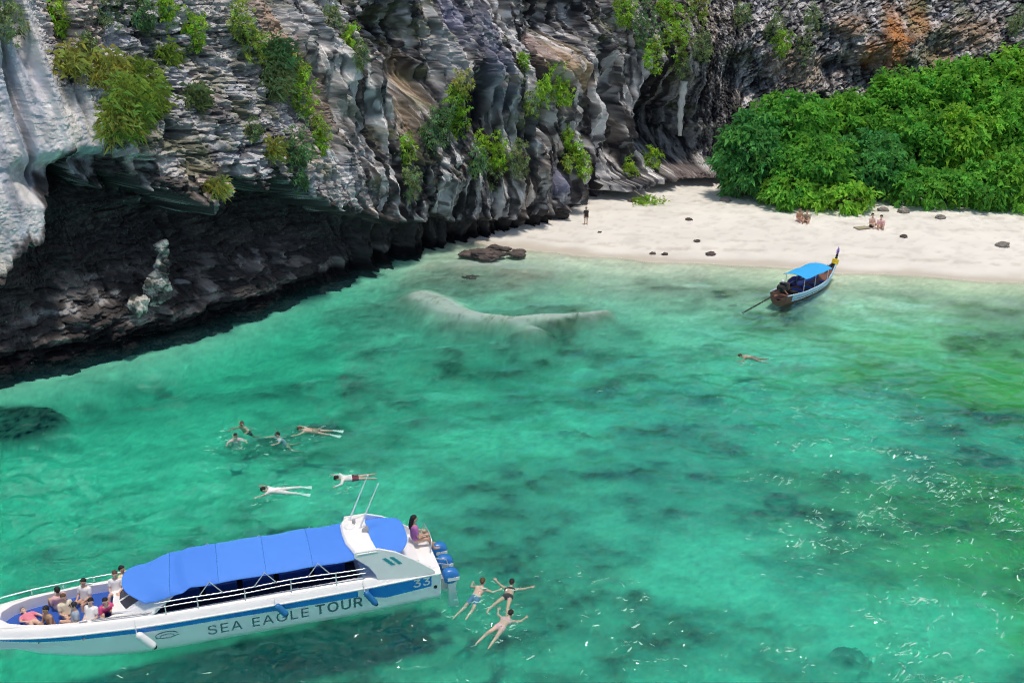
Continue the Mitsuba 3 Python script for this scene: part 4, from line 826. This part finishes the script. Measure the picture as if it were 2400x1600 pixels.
for sg in (1, -1):
    for s in (1.9, 3.3, 4.9): lb('roof_post', tube([(s, sg * .64, .45), (s, sg * .66, 1.42)], .025, 6), 'white_paint', True)
    A = np.array([[(s, sg * .70, z) for z in (.62, .78, .94)] for s in np.linspace(2.2, 4.9, 12)]); A[:, :, 2] += .05 * np.sin(A[:, :, 0] * 5)
    lb('side_cloth', canopy_mesh(2.2, 4.9, lambda x: .03, lambda x, l: .78 + .13 * l + .03 * math.sin(x * 6), 14, 5), 'blue_paint', True) if sg < 0 else lb('side_cloth', (np.vstack([A.reshape(-1, 3), A.reshape(-1, 3) - [0, sg * .012, 0]]), np.vstack([grid_faces(12, 3), grid_faces(12, 3)[:, ::-1] + 36])), 'violet_cloth', True)
lb('roof', canopy_mesh(1.75, 5.1, lambda x: .82, lambda x, l: 1.52 - .16 * l ** 2 + .02 * math.cos(x * 4), 40, 15), 'bright_tarp', 60)
lb('prow', tube([(6.5, 0, .5), (6.9, 0, .95), (7.10, 0, 1.32), (7.2, 0, 1.65), (7.26, 0, 1.85)], [.16, .13, .10, .075, .05], 8), 'engine_black', True)
pr = [(6.98 + .30 * q * 0 + (.16 * q), .0, 1.05 + q * .35) for q in (0, .3, .6, 1)]
lb('garland', cat([trimesh.creation.torus(.17, .065, 20, 8).apply_transform(trimesh.transformations.rotation_matrix(.35, [0, 1, 0])).apply_translation([7.0 + .05 * k, 0, 1.12 + .11 * k]) for k in range(3)]), 'yellow_garland', True)
lb('ribbon', cat([tube(wobble((7.2, 0, 1.65 + .05 * k), (7.28 + .12 * k, .10 * (k - 1), 2.0 + .08 * k), 6, .03, k), [.05, .045, .04, .035, .03, .02], 6) for k in range(3)]), 'violet_cloth', True)
lb('bow_bundle', (lambda b: (b.apply_translation([6.1, .12, .92]), b)[1])(trimesh.creation.capsule(.5, .14).apply_transform(trimesh.transformations.rotation_matrix(1.4, [0, 1, .2]))), 'engine_black', True)
en = lb('engine', cat([trimesh.creation.box([.62, .40, .36]).apply_translation([.45, 0, .92]), trimesh.creation.box([.3, .5, .2]).apply_translation([.55, 0, 1.12]), trimesh.creation.cylinder(.16, .42, sections=14).apply_transform(trimesh.transformations.rotation_matrix(1.57, [1, 0, 0])).apply_translation([.2, 0, .98])]), 'engine_black', 30)
part(en, 'radiator', trimesh.creation.box([.1, .42, .40]).apply_translation([.82, 0, .98]), 'hull_wood', M=ML)
part(en, 'air_filter', trimesh.creation.icosphere(2, .11).apply_translation([.62, .16, 1.27]), 'white_paint', True, M=ML)
part(en, 'tiller', tube([(.7, 0, 1.0), (1.3, .1, 1.25), (1.8, .12, 1.3)], .022, 6), 'engine_black', True, M=ML)
sh = lb('tail_shaft', tube([(.2, 0, .92), (-1.0, .10, .55), (-3.1, .55, .02)], .045, 7), 'engine_black', True)
part(sh, 'propeller', cat([trimesh.creation.box([.03, .05, .26]).apply_transform(trimesh.transformations.rotation_matrix(a, [1, 0, .2])).apply_translation([-3.1, .55, .02]) for a in (0, 2.1, 4.2)]), 'grey_metal', M=ML)
lb('engine_mount', cat([tube([(.25, -.5, .62), (.35, 0, .95), (.25, .5, .62)], .05, 6), tube([(.05, -.55, .6), (.05, .55, .6)], .05, 6)]), 'hull_wood', True)
lb('cargo', cat([trimesh.creation.box([.5, .5, .35]).apply_translation([1.35, .25, .45]), trimesh.creation.box([.4, .4, .3]).apply_translation([1.3, -.3, .42])]), 'engine_black')
lb('float', trimesh.creation.icosphere(2, .17).apply_translation([1.05, .45, .62]), 'white_paint', True)
# ---------------------------------------------------------------- people
SKINS = [(.55, .34, .24), (.60, .40, .30), (.42, .25, .16), (.64, .44, .35)]
for i, c in enumerate(SKINS): mat(f'skin_{i}', c, 0.5)
for nme, c in dict(black_hair=(.012, .010, .010), brown_hair=(.10, .055, .03), pink_cloth=(.70, .22, .30), magenta_cloth=(.62, .07, .22), cream_cloth=(.72, .66, .52), white_cloth=(.80, .80, .80), grey_blue_cloth=(.34, .42, .50), black_cloth=(.02, .02, .025), blue_cloth=(.10, .25, .42),
                   dark_red_cloth=(.16, .02, .04), purple_cloth=(.42, .15, .40), pale_pink_cloth=(.78, .48, .50), yellow_cloth=(.76, .70, .42), clear_fin=(.62, .80, .78), navy_cloth=(.03, .05, .13), eye_dark=(.02, .02, .02), khaki_cloth=(.30, .26, .18)).items(): mat(nme, c, 0.75)
def ball(p, r): return m3d.Manifold.sphere(float(r), 14).translate([float(x) for x in p])
def bone(a, b, ra, rb): return m3d.Manifold.batch_hull([ball(a, ra), ball(b, rb)])
def unit(v): v = np.asarray(v, float); return v / np.linalg.norm(v)
def to_mesh(bones, refine=.045, sm=6):
    m = m3d.Manifold.batch_boolean(bones, m3d.OpType.Add).refine_to_length(refine)
    a = m.to_mesh(); tm = trimesh.Trimesh(a.vert_properties[:, :3], a.tri_verts, process=False)
    if sm: trimesh.smoothing.filter_taubin(tm, .5, .53, sm)
    return tm
LEN = dict(spine=.47, neck=.11, sh=.17, ua=.28, fa=.25, hip=.09, th=.42, sn=.41)
def joints(pose):
    J = {'pelvis': np.zeros(3)}
    sp, rt = unit(pose.get('spine', (0, 0, 1))), unit(pose.get('right', (1, 0, 0)))
    J['waist'] = sp * .20; J['chest'] = sp * .38 ; J['neck'] = sp * LEN['spine']
    hd = unit(pose.get('head', sp)); J['headbase'] = J['neck'] + hd * .07; J['head'] = J['neck'] + hd * .20; J['crown'] = J['neck'] + hd * .27
    for s, sg in (('L', -1), ('R', 1)):
        J['sh' + s] = J['neck'] - sp * .05 + rt * sg * LEN['sh']
        J['el' + s] = J['sh' + s] + unit(pose['ua' + s]) * LEN['ua']
        J['wr' + s] = J['el' + s] + unit(pose['fa' + s]) * LEN['fa']
        J['hip' + s] = rt * sg * LEN['hip'] - sp * .02
        J['kn' + s] = J['hip' + s] + unit(pose['th' + s]) * LEN['th']
        J['an' + s] = J['kn' + s] + unit(pose['sn' + s]) * LEN['sn']
        J['toe' + s] = J['an' + s] + unit(pose['ft' + s]) * .17
    return J
def hand(wr, d, side):
    d = unit(d); u = unit(np.cross(d, side) + 1e-3); v = unit(np.cross(u, d))
    out = [m3d.Manifold.batch_hull([ball(wr, .026), ball(wr + d * .08 + v * .030, .014), ball(wr + d * .08 - v * .030, .014)])]
    for k, (q, L) in enumerate(zip((-.033, -.011, .011, .033), (.062, .078, .074, .055))):
        a = wr + d * .075 + v * q; b = a + unit(d + v * q * 4 - u * .15) * L * .55; c = b + unit(d - u * .55) * L * .45
        out += [bone(a, b, .0105, .0095), bone(b, c, .0095, .008)]
    a = wr + d * .03 + v * .03; b = a + unit(d * .6 + v * .8 - u * .2) * .045; c = b + unit(d - u * .3) * .03
    return out + [bone(a, b, .013, .011), bone(b, c, .011, .009)]
def person(label, pos, heading, pose, hair='black_hair', skin=0, top=None, bottom=None, group=None, scale=1.0, long_hair=False, sleeves=False, legs_cloth=False, bikini=None, fins=None, mask=False, cap=None):
    t = thing('person', label, 'person', group)
    J = joints(pose); a = math.radians(heading)
    M = np.eye(4); M[:3, :3] = np.array([[math.cos(a), -math.sin(a), 0], [math.sin(a), math.cos(a), 0], [0, 0, 1]]) * scale; M[:3, 3] = pos
    sp, rt = unit(pose.get('spine', (0, 0, 1))), unit(pose.get('right', (1, 0, 0)))
    fw = unit(np.cross(sp, rt)) if 'face' not in pose else unit(pose['face'])
    front = unit(np.cross(sp, rt)) * -1 if np.dot(np.cross(sp, rt), fw) < 0 else unit(np.cross(sp, rt))
    front = unit(np.cross(sp, rt))
    B = [m3d.Manifold.batch_hull([ball(J['pelvis'] + rt * .07, .105), ball(J['pelvis'] - rt * .07, .105), ball(J['waist'] + rt * .05, .095), ball(J['waist'] - rt * .05, .095)]),
         m3d.Manifold.batch_hull([ball(J['waist'] + rt * .05, .095), ball(J['waist'] - rt * .05, .095), ball(J['chest'] + rt * .085, .10), ball(J['chest'] - rt * .085, .10)]),
         m3d.Manifold.batch_hull([ball(J['chest'] + rt * .085, .10), ball(J['chest'] - rt * .085, .10), ball(J['shL'], .058), ball(J['shR'], .058), ball(J['neck'], .06)]),
         bone(J['neck'], J['headbase'], .055, .052)]
    hd = unit(pose.get('head', sp)); hf = unit(pose.get('look', front)); hf = unit(hf - hd * np.dot(hf, hd)); hr = np.cross(hf, hd)
    HC = J['head']
    B += [m3d.Manifold.batch_hull([ball(HC + hd * .03 - hf * .015, .088), ball(HC - hd * .06 + hf * .035, .058), ball(HC + hd * .02 + hf * .03, .078)]), bone(HC + hf * .098 + hd * .0, HC + hf * .118 - hd * .025, .010, .015)]
    for sg in (-1, 1): B.append(bone(HC + hr * sg * .085, HC + hr * sg * .09 - hd * .03, .018, .014))
    for s in 'LR':
        B += [bone(J['sh' + s], J['el' + s], .052, .040), bone(J['el' + s], J['wr' + s], .039, .027),
              bone(J['hip' + s], J['kn' + s], .088, .056), bone(J['kn' + s], J['an' + s], .055, .038), bone(J['an' + s], J['toe' + s], .038, .025)]
        B += hand(J['wr' + s], J['wr' + s] - J['el' + s], rt)
    part(t, 'body', to_mesh(B), f'skin_{skin}', True, M=M)
    if cap:
        part(t, 'cap', to_mesh([m3d.Manifold.batch_hull([ball(HC + hd * .045 - hf * .015, .098), ball(HC + hd * .02, .095)]), bone(HC + hf * .09 + hd * .06 + hr * .04, HC + hf * .15 + hd * .05, .016, .012), bone(HC + hf * .09 + hd * .06 - hr * .04, HC + hf * .15 + hd * .05, .016, .012)], sm=2), cap, True, M=M)
    hb_ = [m3d.Manifold.batch_hull([ball(HC + hd * .045 - hf * .02, .096), ball(HC - hf * .045 - hd * .01, .080), ball(HC + hd * .06 + hf * .03, .070)])]
    if long_hair: hb_ += [m3d.Manifold.batch_hull([ball(HC - hf * .06, .075), ball(J['neck'] - hf * .09, .07), ball(J['chest'] - hf * .12, .045)])]
    if not cap or long_hair: part(t, 'hair', to_mesh(hb_, sm=3), hair, True, M=M)
    for sg in (-1, 1): part(t, 'eye', trimesh.creation.icosphere(1, .012).apply_translation(HC + hf * .100 + hr * sg * .034 + hd * .012), 'eye_dark', True, M=M)
    if top:
        g = .016
        C = [m3d.Manifold.batch_hull([ball(J['pelvis'] + rt * .07 + sp * .06, .105 + g), ball(J['pelvis'] - rt * .07 + sp * .06, .105 + g), ball(J['waist'] + rt * .05, .098 + g), ball(J['waist'] - rt * .05, .098 + g)]),
             m3d.Manifold.batch_hull([ball(J['waist'] + rt * .05, .098 + g), ball(J['waist'] - rt * .05, .098 + g), ball(J['chest'] + rt * .085, .10 + g), ball(J['chest'] - rt * .085, .10 + g)]),
             m3d.Manifold.batch_hull([ball(J['chest'] + rt * .085, .10 + g), ball(J['chest'] - rt * .085, .10 + g), ball(J['shL'] - rt * -.01, .060 + g), ball(J['shR'], .060 + g)])]
        for s in 'LR':
            e = J['el' + s] if sleeves else J['sh' + s] + (J['el' + s] - J['sh' + s]) * .55
            C.append(bone(J['sh' + s], e, .060 + g, .050 + g))
            if sleeves: C.append(bone(e, J['wr' + s], .050, .040))
        part(t, 'shirt', to_mesh(C), top, True, M=M)
    if bikini:
        part(t, 'bikini_top', to_mesh([m3d.Manifold.batch_hull([ball(J['chest'] + rt * .085 - sp * .02, .112), ball(J['chest'] - rt * .085 - sp * .02, .112)])], sm=2), bikini, True, M=M)
        bottom = bottom or bikini
    if bottom:
        C = [m3d.Manifold.batch_hull([ball(J['pelvis'] + rt * .07, .118), ball(J['pelvis'] - rt * .07, .118), ball(J['pelvis'] + sp * .05, .11)])]
        for s in 'LR':
            k = J['hip' + s] + (J['kn' + s] - J['hip' + s]) * (1.0 if legs_cloth else (.12 if bikini else .55))
            C.append(bone(J['hip' + s], k, .100, .072 if not bikini else .095))
            if legs_cloth: C.append(bone(k, J['an' + s], .070, .052))
        part(t, 'swim_bottom' if bikini else ('trousers' if legs_cloth else 'shorts'), to_mesh(C), bottom, True, M=M)
    if fins:
        for s in 'LR':
            d = unit(J['toe' + s] - J['an' + s]); w = unit(np.cross(d, [0, 0, 1.0]) + 1e-3)
            part(t, 'fin', to_mesh([m3d.Manifold.batch_hull([ball(J['an' + s], .045), ball(J['toe' + s] + w * .05, .02), ball(J['toe' + s] - w * .05, .02)]), m3d.Manifold.batch_hull([ball(J['toe' + s] + w * .05, .015), ball(J['toe' + s] - w * .05, .015), ball(J['toe' + s] + d * .30 + w * .13, .008), ball(J['toe' + s] + d * .30 - w * .13, .008)])], sm=2), fins, True, M=M)
    if mask:
        part(t, 'diving_mask', to_mesh([m3d.Manifold.batch_hull([ball(HC + hf * .085 + hr * .05 + hd * .012, .034), ball(HC + hf * .085 - hr * .05 + hd * .012, .034)])], sm=2), 'black_cloth', True, M=M)
        part(t, 'snorkel', tube([HC + hf * .12 - hd * .06, HC + hr * .10 - hd * .05 + hf * .06, HC + hr * .12 + hd * .10, HC + hr * .12 + hd * .28], .013, 6), 'yellow_cloth', True, M=M)
    return t
# poses: x to the right, y ahead, z up
def sit(lean=.12, knees=.55, arms='lap', head=(0, .05, 1)):
    p = dict(spine=(0, -lean, 1), head=head, thL=(-.15, 1, knees), thR=(.15, 1, knees * .8), snL=(-.05, .25, -1), snR=(.05, .35, -1), ftL=(0, 1, -.1), ftR=(0, 1, -.1))
    p.update(dict(uaL=(-.2, .25, -1), uaR=(.2, .25, -1), faL=(.35, 1, -.1), faR=(-.35, 1, -.1)) if arms == 'lap' else dict(uaL=(-.35, -.4, -1), uaR=(.35, -.4, -1), faL=(-.15, -.25, -1), faR=(.15, -.25, -1)))
    return p
def stand(): return dict(spine=(0, 0, 1), uaL=(-.15, .05, -1), uaR=(.15, .1, -1), faL=(-.02, .2, -1), faR=(.02, .5, -1), thL=(-.06, 0, -1), thR=(.06, .08, -1), snL=(0, -.04, -1), snR=(0, -.08, -1), ftL=(-.1, 1, -.2), ftR=(.1, 1, -.2))
def prone(arms=.4, bend=0.0): return dict(spine=(0, 1, .06), right=(1, 0, 0), head=(0, 1, .30), look=(0, .35, -1), uaL=(-1, arms, -.10), uaR=(1, arms, -.10), faL=(-.35, 1, -.15), faR=(.35, 1, -.15), thL=(-.16, -1, -.05 - bend), thR=(.16, -1, -.05), snL=(-.10, -1, -.05), snR=(.10, -1, .02), ftL=(-.1, -1, -.1), ftR=(.1, -1, -.1))
def tread(): return dict(spine=(0, .75, 1), head=(0, .15, 1), uaL=(-1, .7, -.15), uaR=(1, .7, -.15), faL=(-.2, 1, .05), faR=(.2, 1, .05), thL=(-.3, -.5, -.7), thR=(.3, -.7, -.5), snL=(-.1, -1, -.3), snR=(.1, -1, -.1), ftL=(0, -1, -.3), ftR=(0, -1, -.2))
def lie(): return dict(spine=(0, -1, .10), right=(-1, 0, 0), head=(0, -1, .25), look=(0, .2, 1), uaL=(.35, .8, .15), uaR=(-.5, .9, .05), faL=(-.4, 1, .25), faR=(-.1, 1, .2), thL=(.12, 1, .45), thR=(-.12, 1, .15), snL=(.05, 1, -.55), snR=(-.05, 1, -.12), ftL=(0, .5, .8), ftR=(0, .5, .8))
def bp(px, py, z): return at(px, py, z)
# in the water by the stern
person('person with bare pink back and blue shorts swimming close behind the motors', bp(1113, 1402, -.17), -28, dict(prone(.9), spine=(0, 1, .42), head=(0, .6, 1), uaL=(-1, .3, -.5), uaR=(1, .5, -.4), thL=(-.25, -1, -.45), thR=(.2, -1, -.25), snL=(-.2, -1, -.2)), skin=3, hair='brown_hair', bottom='blue_cloth', scale=.86)
person('person in a black bikini floating with arms spread wide, behind the stern', bp(1190, 1398, -.12), -12, dict(prone(.9), head=(0, 1, .6), uaL=(-1, .75, 0), faL=(-.9, .9, .1), uaR=(1, .35, 0), faR=(1, .55, .1), thL=(-.62, -1, -.06), thR=(.05, -1, -.05), snL=(-.45, -1, -.05)), skin=1, bikini='black_cloth', scale=.86)
person('person in a pale pink swimsuit, lowest of the three swimming at the stern', bp(1172, 1470, -.12), -30, dict(prone(.5), head=(0, 1, .5), uaL=(-.9, .5, -.15), uaR=(1, .7, -.1), faL=(-.5, 1, -.1), faR=(.1, 1, -.1), thL=(-.30, -1, -.05), thR=(.10, -1, -.05)), skin=3, top=None, bikini='pale_pink_cloth', scale=.88)
# snorkellers in the middle of the bay
gS = 'snorkellers in the middle of the bay'
person('tanned swimmer treading water, rear one of the pair at the far left', bp(578, 1012, -.46), 160, tread(), skin=0, hair='brown_hair', mask=True, bottom='black_cloth', group=gS, scale=.82)
person('pale swimmer treading water, front one of the pair at the far left', bp(553, 1040, -.47), 200, tread(), skin=3, mask=True, top='pale_pink_cloth', group=gS, scale=.82)
person('swimmer with black hair and a snorkel, head up, between the pair and the tanned floater', bp(668, 1040, -.47), 120, tread(), skin=1, mask=True, top='grey_blue_cloth', group=gS, scale=.82)
person('tanned snorkeller floating face down with pale fins, highest of the floating ones', bp(736, 1010, -.11), 84, dict(prone(.6), thL=(-.16, -1, -.10), thR=(.12, -1, -.08)), skin=3, hair='brown_hair', bottom='khaki_cloth', fins='clear_fin', group=gS, scale=.84)
person('snorkeller in white with a spread of pale fins, just above the boat canopy', bp(655, 1150, -.10), 92, dict(prone(.9), uaR=(1, .8, -.05), thL=(-.20, -1, -.04), thR=(.26, -1, .02)), skin=3, top='white_cloth', bottom='white_cloth', legs_cloth=True, fins='clear_fin', group=gS, scale=.82)
person('snorkeller in a white shirt and dark red shorts, above the antennas', bp(826, 1120, -.10), 103, dict(prone(.3), thL=(-.07, -1, -.03), thR=(.07, -1, -.03)), skin=3, top='white_cloth', sleeves=True, bottom='dark_red_cloth', group=gS, scale=.82)
person('lone tanned swimmer over the pale sand on the right', bp(1762, 838, -.13), 80, dict(prone(.9), uaL=(-1, .4, -.4), uaR=(1, .2, -.5), thL=(-.4, -1, -.25), thR=(.3, -1, -.3)), skin=0, hair='brown_hair', bottom='khaki_cloth', scale=.78)
# on the beach
def sand_at(px, py):
    z = .6
    for _ in range(6):
        c = at(px, py, z); z = ground_z(c[0], c[1])
    return np.array([c[0], c[1], z])
gB = 'people sitting on the sand'
for px, py, hdg, kw in ((1873, 518, 190, dict(label='left one of the pair sitting on the sand below the thicket, dark hair', skin=2, bottom='pale_pink_cloth', pose=sit(.1, .7))), (1891, 521, 150, dict(label='right one of the pair sitting on the sand below the thicket, leaning forward', skin=0, hair='brown_hair', top='khaki_cloth', pose=sit(-.35, .8))),
                        (2043, 532, 200, dict(label='shirtless person with black hair sitting by the dark towel', skin=3, bottom='black_cloth', pose=sit(.1, .6))), (2062, 535, 170, dict(label='person in pink with black hair sitting by the dark towel', skin=1, top='pale_pink_cloth', pose=sit(-.15, .8)))):
    person(pos=sand_at(px, py) + [0, 0, .11], heading=hdg, group=gB, **kw)
p0 = sand_at(1373, 526)
person('small person in black standing on the sand by the foot of the cliff', p0 + [0, 0, .62], 190, stand(), scale=.70, skin=2, top='black_cloth', bottom='black_cloth')
# in the bow of the speedboat; positions in the boat's frame
def on_boat(s, y, z): return (MB @ np.array([s, y, z, 1]))[:3]
hb0 = math.degrees(math.atan2(BF[1], BF[0])) - 90
gP = 'passengers in the bow of the speedboat'
Zb = 1.0
for s, y, dz, hd_, kw in (
    (10.62, .12, .02, 118, dict(label='passenger in pink lying at the very tip of the bow', pose=lie(), top='pink_cloth', skin=3)),
    (10.12, .40, .02, 40, dict(label='black haired passenger at the near rim, next to the one lying in pink', pose=sit(-.2), skin=2, bottom='navy_cloth')),
    (10.0, -.36, .05, -60, dict(label='dark haired passenger in pale pink against the far rim of the bow', pose=sit(), top='pale_pink_cloth', skin=0)),
    (9.78, .06, .02, 120, dict(label='brown haired passenger in a cream shirt in the middle of the bow', pose=sit(), top='cream_cloth', hair='brown_hair', skin=1)),
    (9.55, .50, .02, 20, dict(label='passenger in a grey blue shirt and black cap at the near rim of the bow', pose=sit(), top='grey_blue_cloth', cap='black_cloth', skin=1)),
    (9.35, -.42, .12, 60, dict(label='passenger in a white shirt sitting up high on the far rim of the bow', pose=sit(.05, .2), top='white_cloth', skin=0)),
    (9.20, .56, .06, 60, dict(label='passenger in white lounging on the near rim, dark hair, beside the blue cushion', pose=sit(.5), top='white_cloth', skin=3)),
    (8.85, .25, .10, 110, dict(label='passenger in a magenta shirt bending over the blue cushion', pose=sit(-.9, .4), top='magenta_cloth', skin=1, bottom='dark_red_cloth')),
    (8.55, -.35, .28, 80, dict(label='brown haired passenger in white sitting on the deck before the windscreen', pose=sit(.1, .3), top='white_cloth', bottom='white_cloth', hair='brown_hair', skin=3)),
    (8.35, -.55, .30, 150, dict(label='passenger in pale yellow with black hair against the windscreen', pose=sit(.1, .5), top='yellow_cloth', skin=0))):
    person(pos=on_boat(s, y, Zb + dz * .7 - .06), heading=hb0 + hd_, scale=.79, group=gP, **kw)
person('long haired person in purple sitting on the stern behind the rear canopy', on_boat(.42, -.35, 1.26), hb0 + 185, sit(.05, .0), top='purple_cloth', long_hair=True, skin=0, scale=.95)
# ---------------------------------------------------------------- rocks, debris, foam
def rock(r, seed, sub=3, sharp=.5):
    m = trimesh.creation.icosphere(sub, 1.0); v = np.array(m.vertices)
    k = 0.65 + .8 * fbm(v * 1.3 + seed * 5.1, 3, seed) - sharp * np.abs(2 * fbm(v * 2.4 + seed, 3, seed + 1) - 1)
    m.vertices = v * k[:, None] * np.asarray(r)
    return m
mat('dark_rock', mikit.proc(lambda p, n, uv: mikit.mix((.03, .028, .03), (.17, .14, .13), mikit.fbm(p.x * 3, p.y * 3, p.z * 4, 4))), 0.9, spec=.1)
mat('grey_stone', mikit.proc(lambda p, n, uv: mikit.mix((.12, .11, .10), (.36, .34, .31), mikit.fbm(p.x * 5, p.y * 5, p.z * 5))), 0.9, spec=.1)
mat('pale_limestone', mikit.proc(lambda p, n, uv: mikit.mix((.25, .24, .22), (.62, .60, .55), mikit.fbm(p.x * 4, p.y * 4, p.z * 1.2, 4))), 0.9, spec=.1)
c = at(1155, 596, 0.05)
t = thing('shore_rock', 'low jagged dark rock at the waterline where the cliff meets the sand', 'rock')
rng = np.random.default_rng(8)
for k in range(24):
    x = rng.uniform(-1.9, 1.7); r = rng.uniform(.20, .40) * (1.1 - .3 * abs(x) / 1.9)
    part(t, 'boulder', rock((r * 1.6, r * 1.1, r * .62), 30 + k, 3).apply_translation([c[0] + x, c[1] + rng.normal() * .35 + x * .12, c[2] + .05 + rng.uniform(0, .16) * (x > -.8)]), 'dark_rock', True)
c = at(1105, 662, -.55)
single('reef_boulder', rock((.9, .7, .42), 51, 4).apply_translation(c), 'dark_rock', 'brown rock just under the water, in front of the shore rock', 'rock', True)
for px, py, r, lab in ((1480 / 1, 472, .22, 'dark stone at the back of the sand, left of the leafy branch'), (1615, 516, .20, 'dark stone alone in the middle of the sand'), (1634, 566, .17, 'grey stone below the lone dark one, nearer the water'), (1530, 595, .16, 'flat stone at the wet edge of the sand, left of two'), (1558, 597, .16, 'flat stone at the wet edge of the sand, right of two'), (1665, 597, .24, 'long weed covered stone at the water edge'),
                       (2118, 556, .20, 'dark stone on the sand right of the people with the towel'), (2350, 577, .32, 'low brown lump on the sand near the right edge'), (2070, 494, .30, 'stone at the foot of the thicket, behind the people with the towel'), (2118, 498, .34, 'dark grey block at the foot of the thicket'), (2205, 512, .28, 'stone right of the dark grey block at the foot of the thicket'), (1405, 545, .10, 'pebble on the sand near the small standing person'), (1700, 470, .3, 'dark stone where the thicket meets the sand, far left')):
    p = sand_at(px, py)
    single('beach_stone', rock((r * 1.3, r, r * .7), int(px), 3).apply_translation(p + [0, 0, r * .15]), 'grey_stone' if r > .25 else 'dark_rock', lab, 'stone', True, group='stones lying on the beach')
# leafy fallen branch on the sand
p = sand_at(1515, 478)
t = thing('fallen_branch', 'leafy green branch fallen on the sand from the ledge above', 'branch')
part(t, 'stem', tube(wobble(p + [-1.0, 1.1, .9], p + [.35, -.1, .12], 8, .06, 3), np.linspace(.05, .015, 8), 6), 'pale_bark', 40)
rng = np.random.default_rng(4); C = p + rng.normal(size=(46, 3)) * [.55, .35, .14] + [0, 0, .22]
V, F, Cc = leaves(C, rng.normal(size=(46, 3)) * .5 + [0, 0, 1], 10, .24, .11, B1, 77)
part(t, 'foliage', (V, F), 'leaf', color=Cc)
# towel and bag
p = sand_at(2020, 535)
single('beach_towel', trimesh.creation.box([.95, .55, .05]).subdivide_to_size(.12).apply_transform(trimesh.transformations.rotation_matrix(.3, [0, 0, 1])).apply_translation(p + [0, 0, .04]), 'khaki_cloth', 'dark towel spread on the sand left of the seated pair', 'towel')
# white stalactite in the recess and the pale pillar in the sea cave
mat('white_limestone', mikit.proc(lambda p, n, uv: mikit.mix((.55, .54, .50), (.85, .84, .80), mikit.fbm(p.x * 4, p.y * 4, p.z * 1.2, 4))), 0.85, spec=.1)
def drip(px, py0, py1, r, key, lab, seed, push=.5):
    a, n2 = wall_at(px, py0); n = np.array([n2[0], n2[1], 0])
    h = (py1 - py0) / 33.0
    a = a + n * push
    pts = [a + [.10 * math.sin(q * 3 + seed), 0, -h * q] for q in np.linspace(-.06, 1, 16)]
    m = tube(pts, r * (1.15 - .6 * np.linspace(0, 1, 16)) * (1 + .25 * np.sin(np.arange(16) * 1.9 + seed)), 14)
    v = np.array(m.vertices); v += (fbm(v * 3.0, 3, seed)[:, None] - .5) * .22 * n; m.vertices = v
    single(key, m, 'white_limestone', lab, 'rock', True)
drip(1590, 200, 325, .27, 'stalactite', 'white stalactite hanging in the dark recess left of the thicket', 3, .7)
a, n2 = wall_at(350, 705); n = np.array([n2[0], n2[1], 0]); tg = np.array([n2[1], -n2[0], 0])
t = thing('limestone_pillar', 'pale knobbly limestone pillar standing in the sea cave', 'rock')
b0 = a + n * .15
top_ = at_y(385, 565, b0[1] + .3)
rng = np.random.default_rng(12)
hh = np.linspace(0, 1, 26)[:, None]
m = tube(b0 * (1 - hh) + top_ * hh + rng.normal(size=(26, 3)) * [.07, .07, 0], (.42 - .26 * hh[:, 0]) * rng.uniform(.7, 1.25, 26), 16); v = np.array(m.vertices); v += (fbm(v * 3.2, 4, 91)[:, None] - .5) * .7 * n + (fbm(v * 3.0, 4, 92)[:, None] - .5) * .7 * tg; m.vertices = v
part(t, 'column', m, 'cave_limestone', True)
for k in range(22):
    q = rng.random() ** 1.4; w = .75 * (1 - q) + .12; r = rng.uniform(.14, .34) * (1.15 - .6 * q)
    part(t, 'knob', rock((r, r, r * rng.uniform(.8, 1.5)), 60 + k, 3).apply_translation(b0 * (1 - q) + top_ * q + tg * rng.uniform(-w, w) + n * rng.uniform(.0, .25)), 'cave_limestone', True)
mat('cave_limestone', mikit.proc(lambda p, n, uv: mikit.mix((.10, .10, .09), (.62, .60, .54), mikit.smoothstep(.35, .65, mikit.fbm(p.x * 3, p.y * 3, p.z * 2.2, 4)))), 0.9, spec=.1)
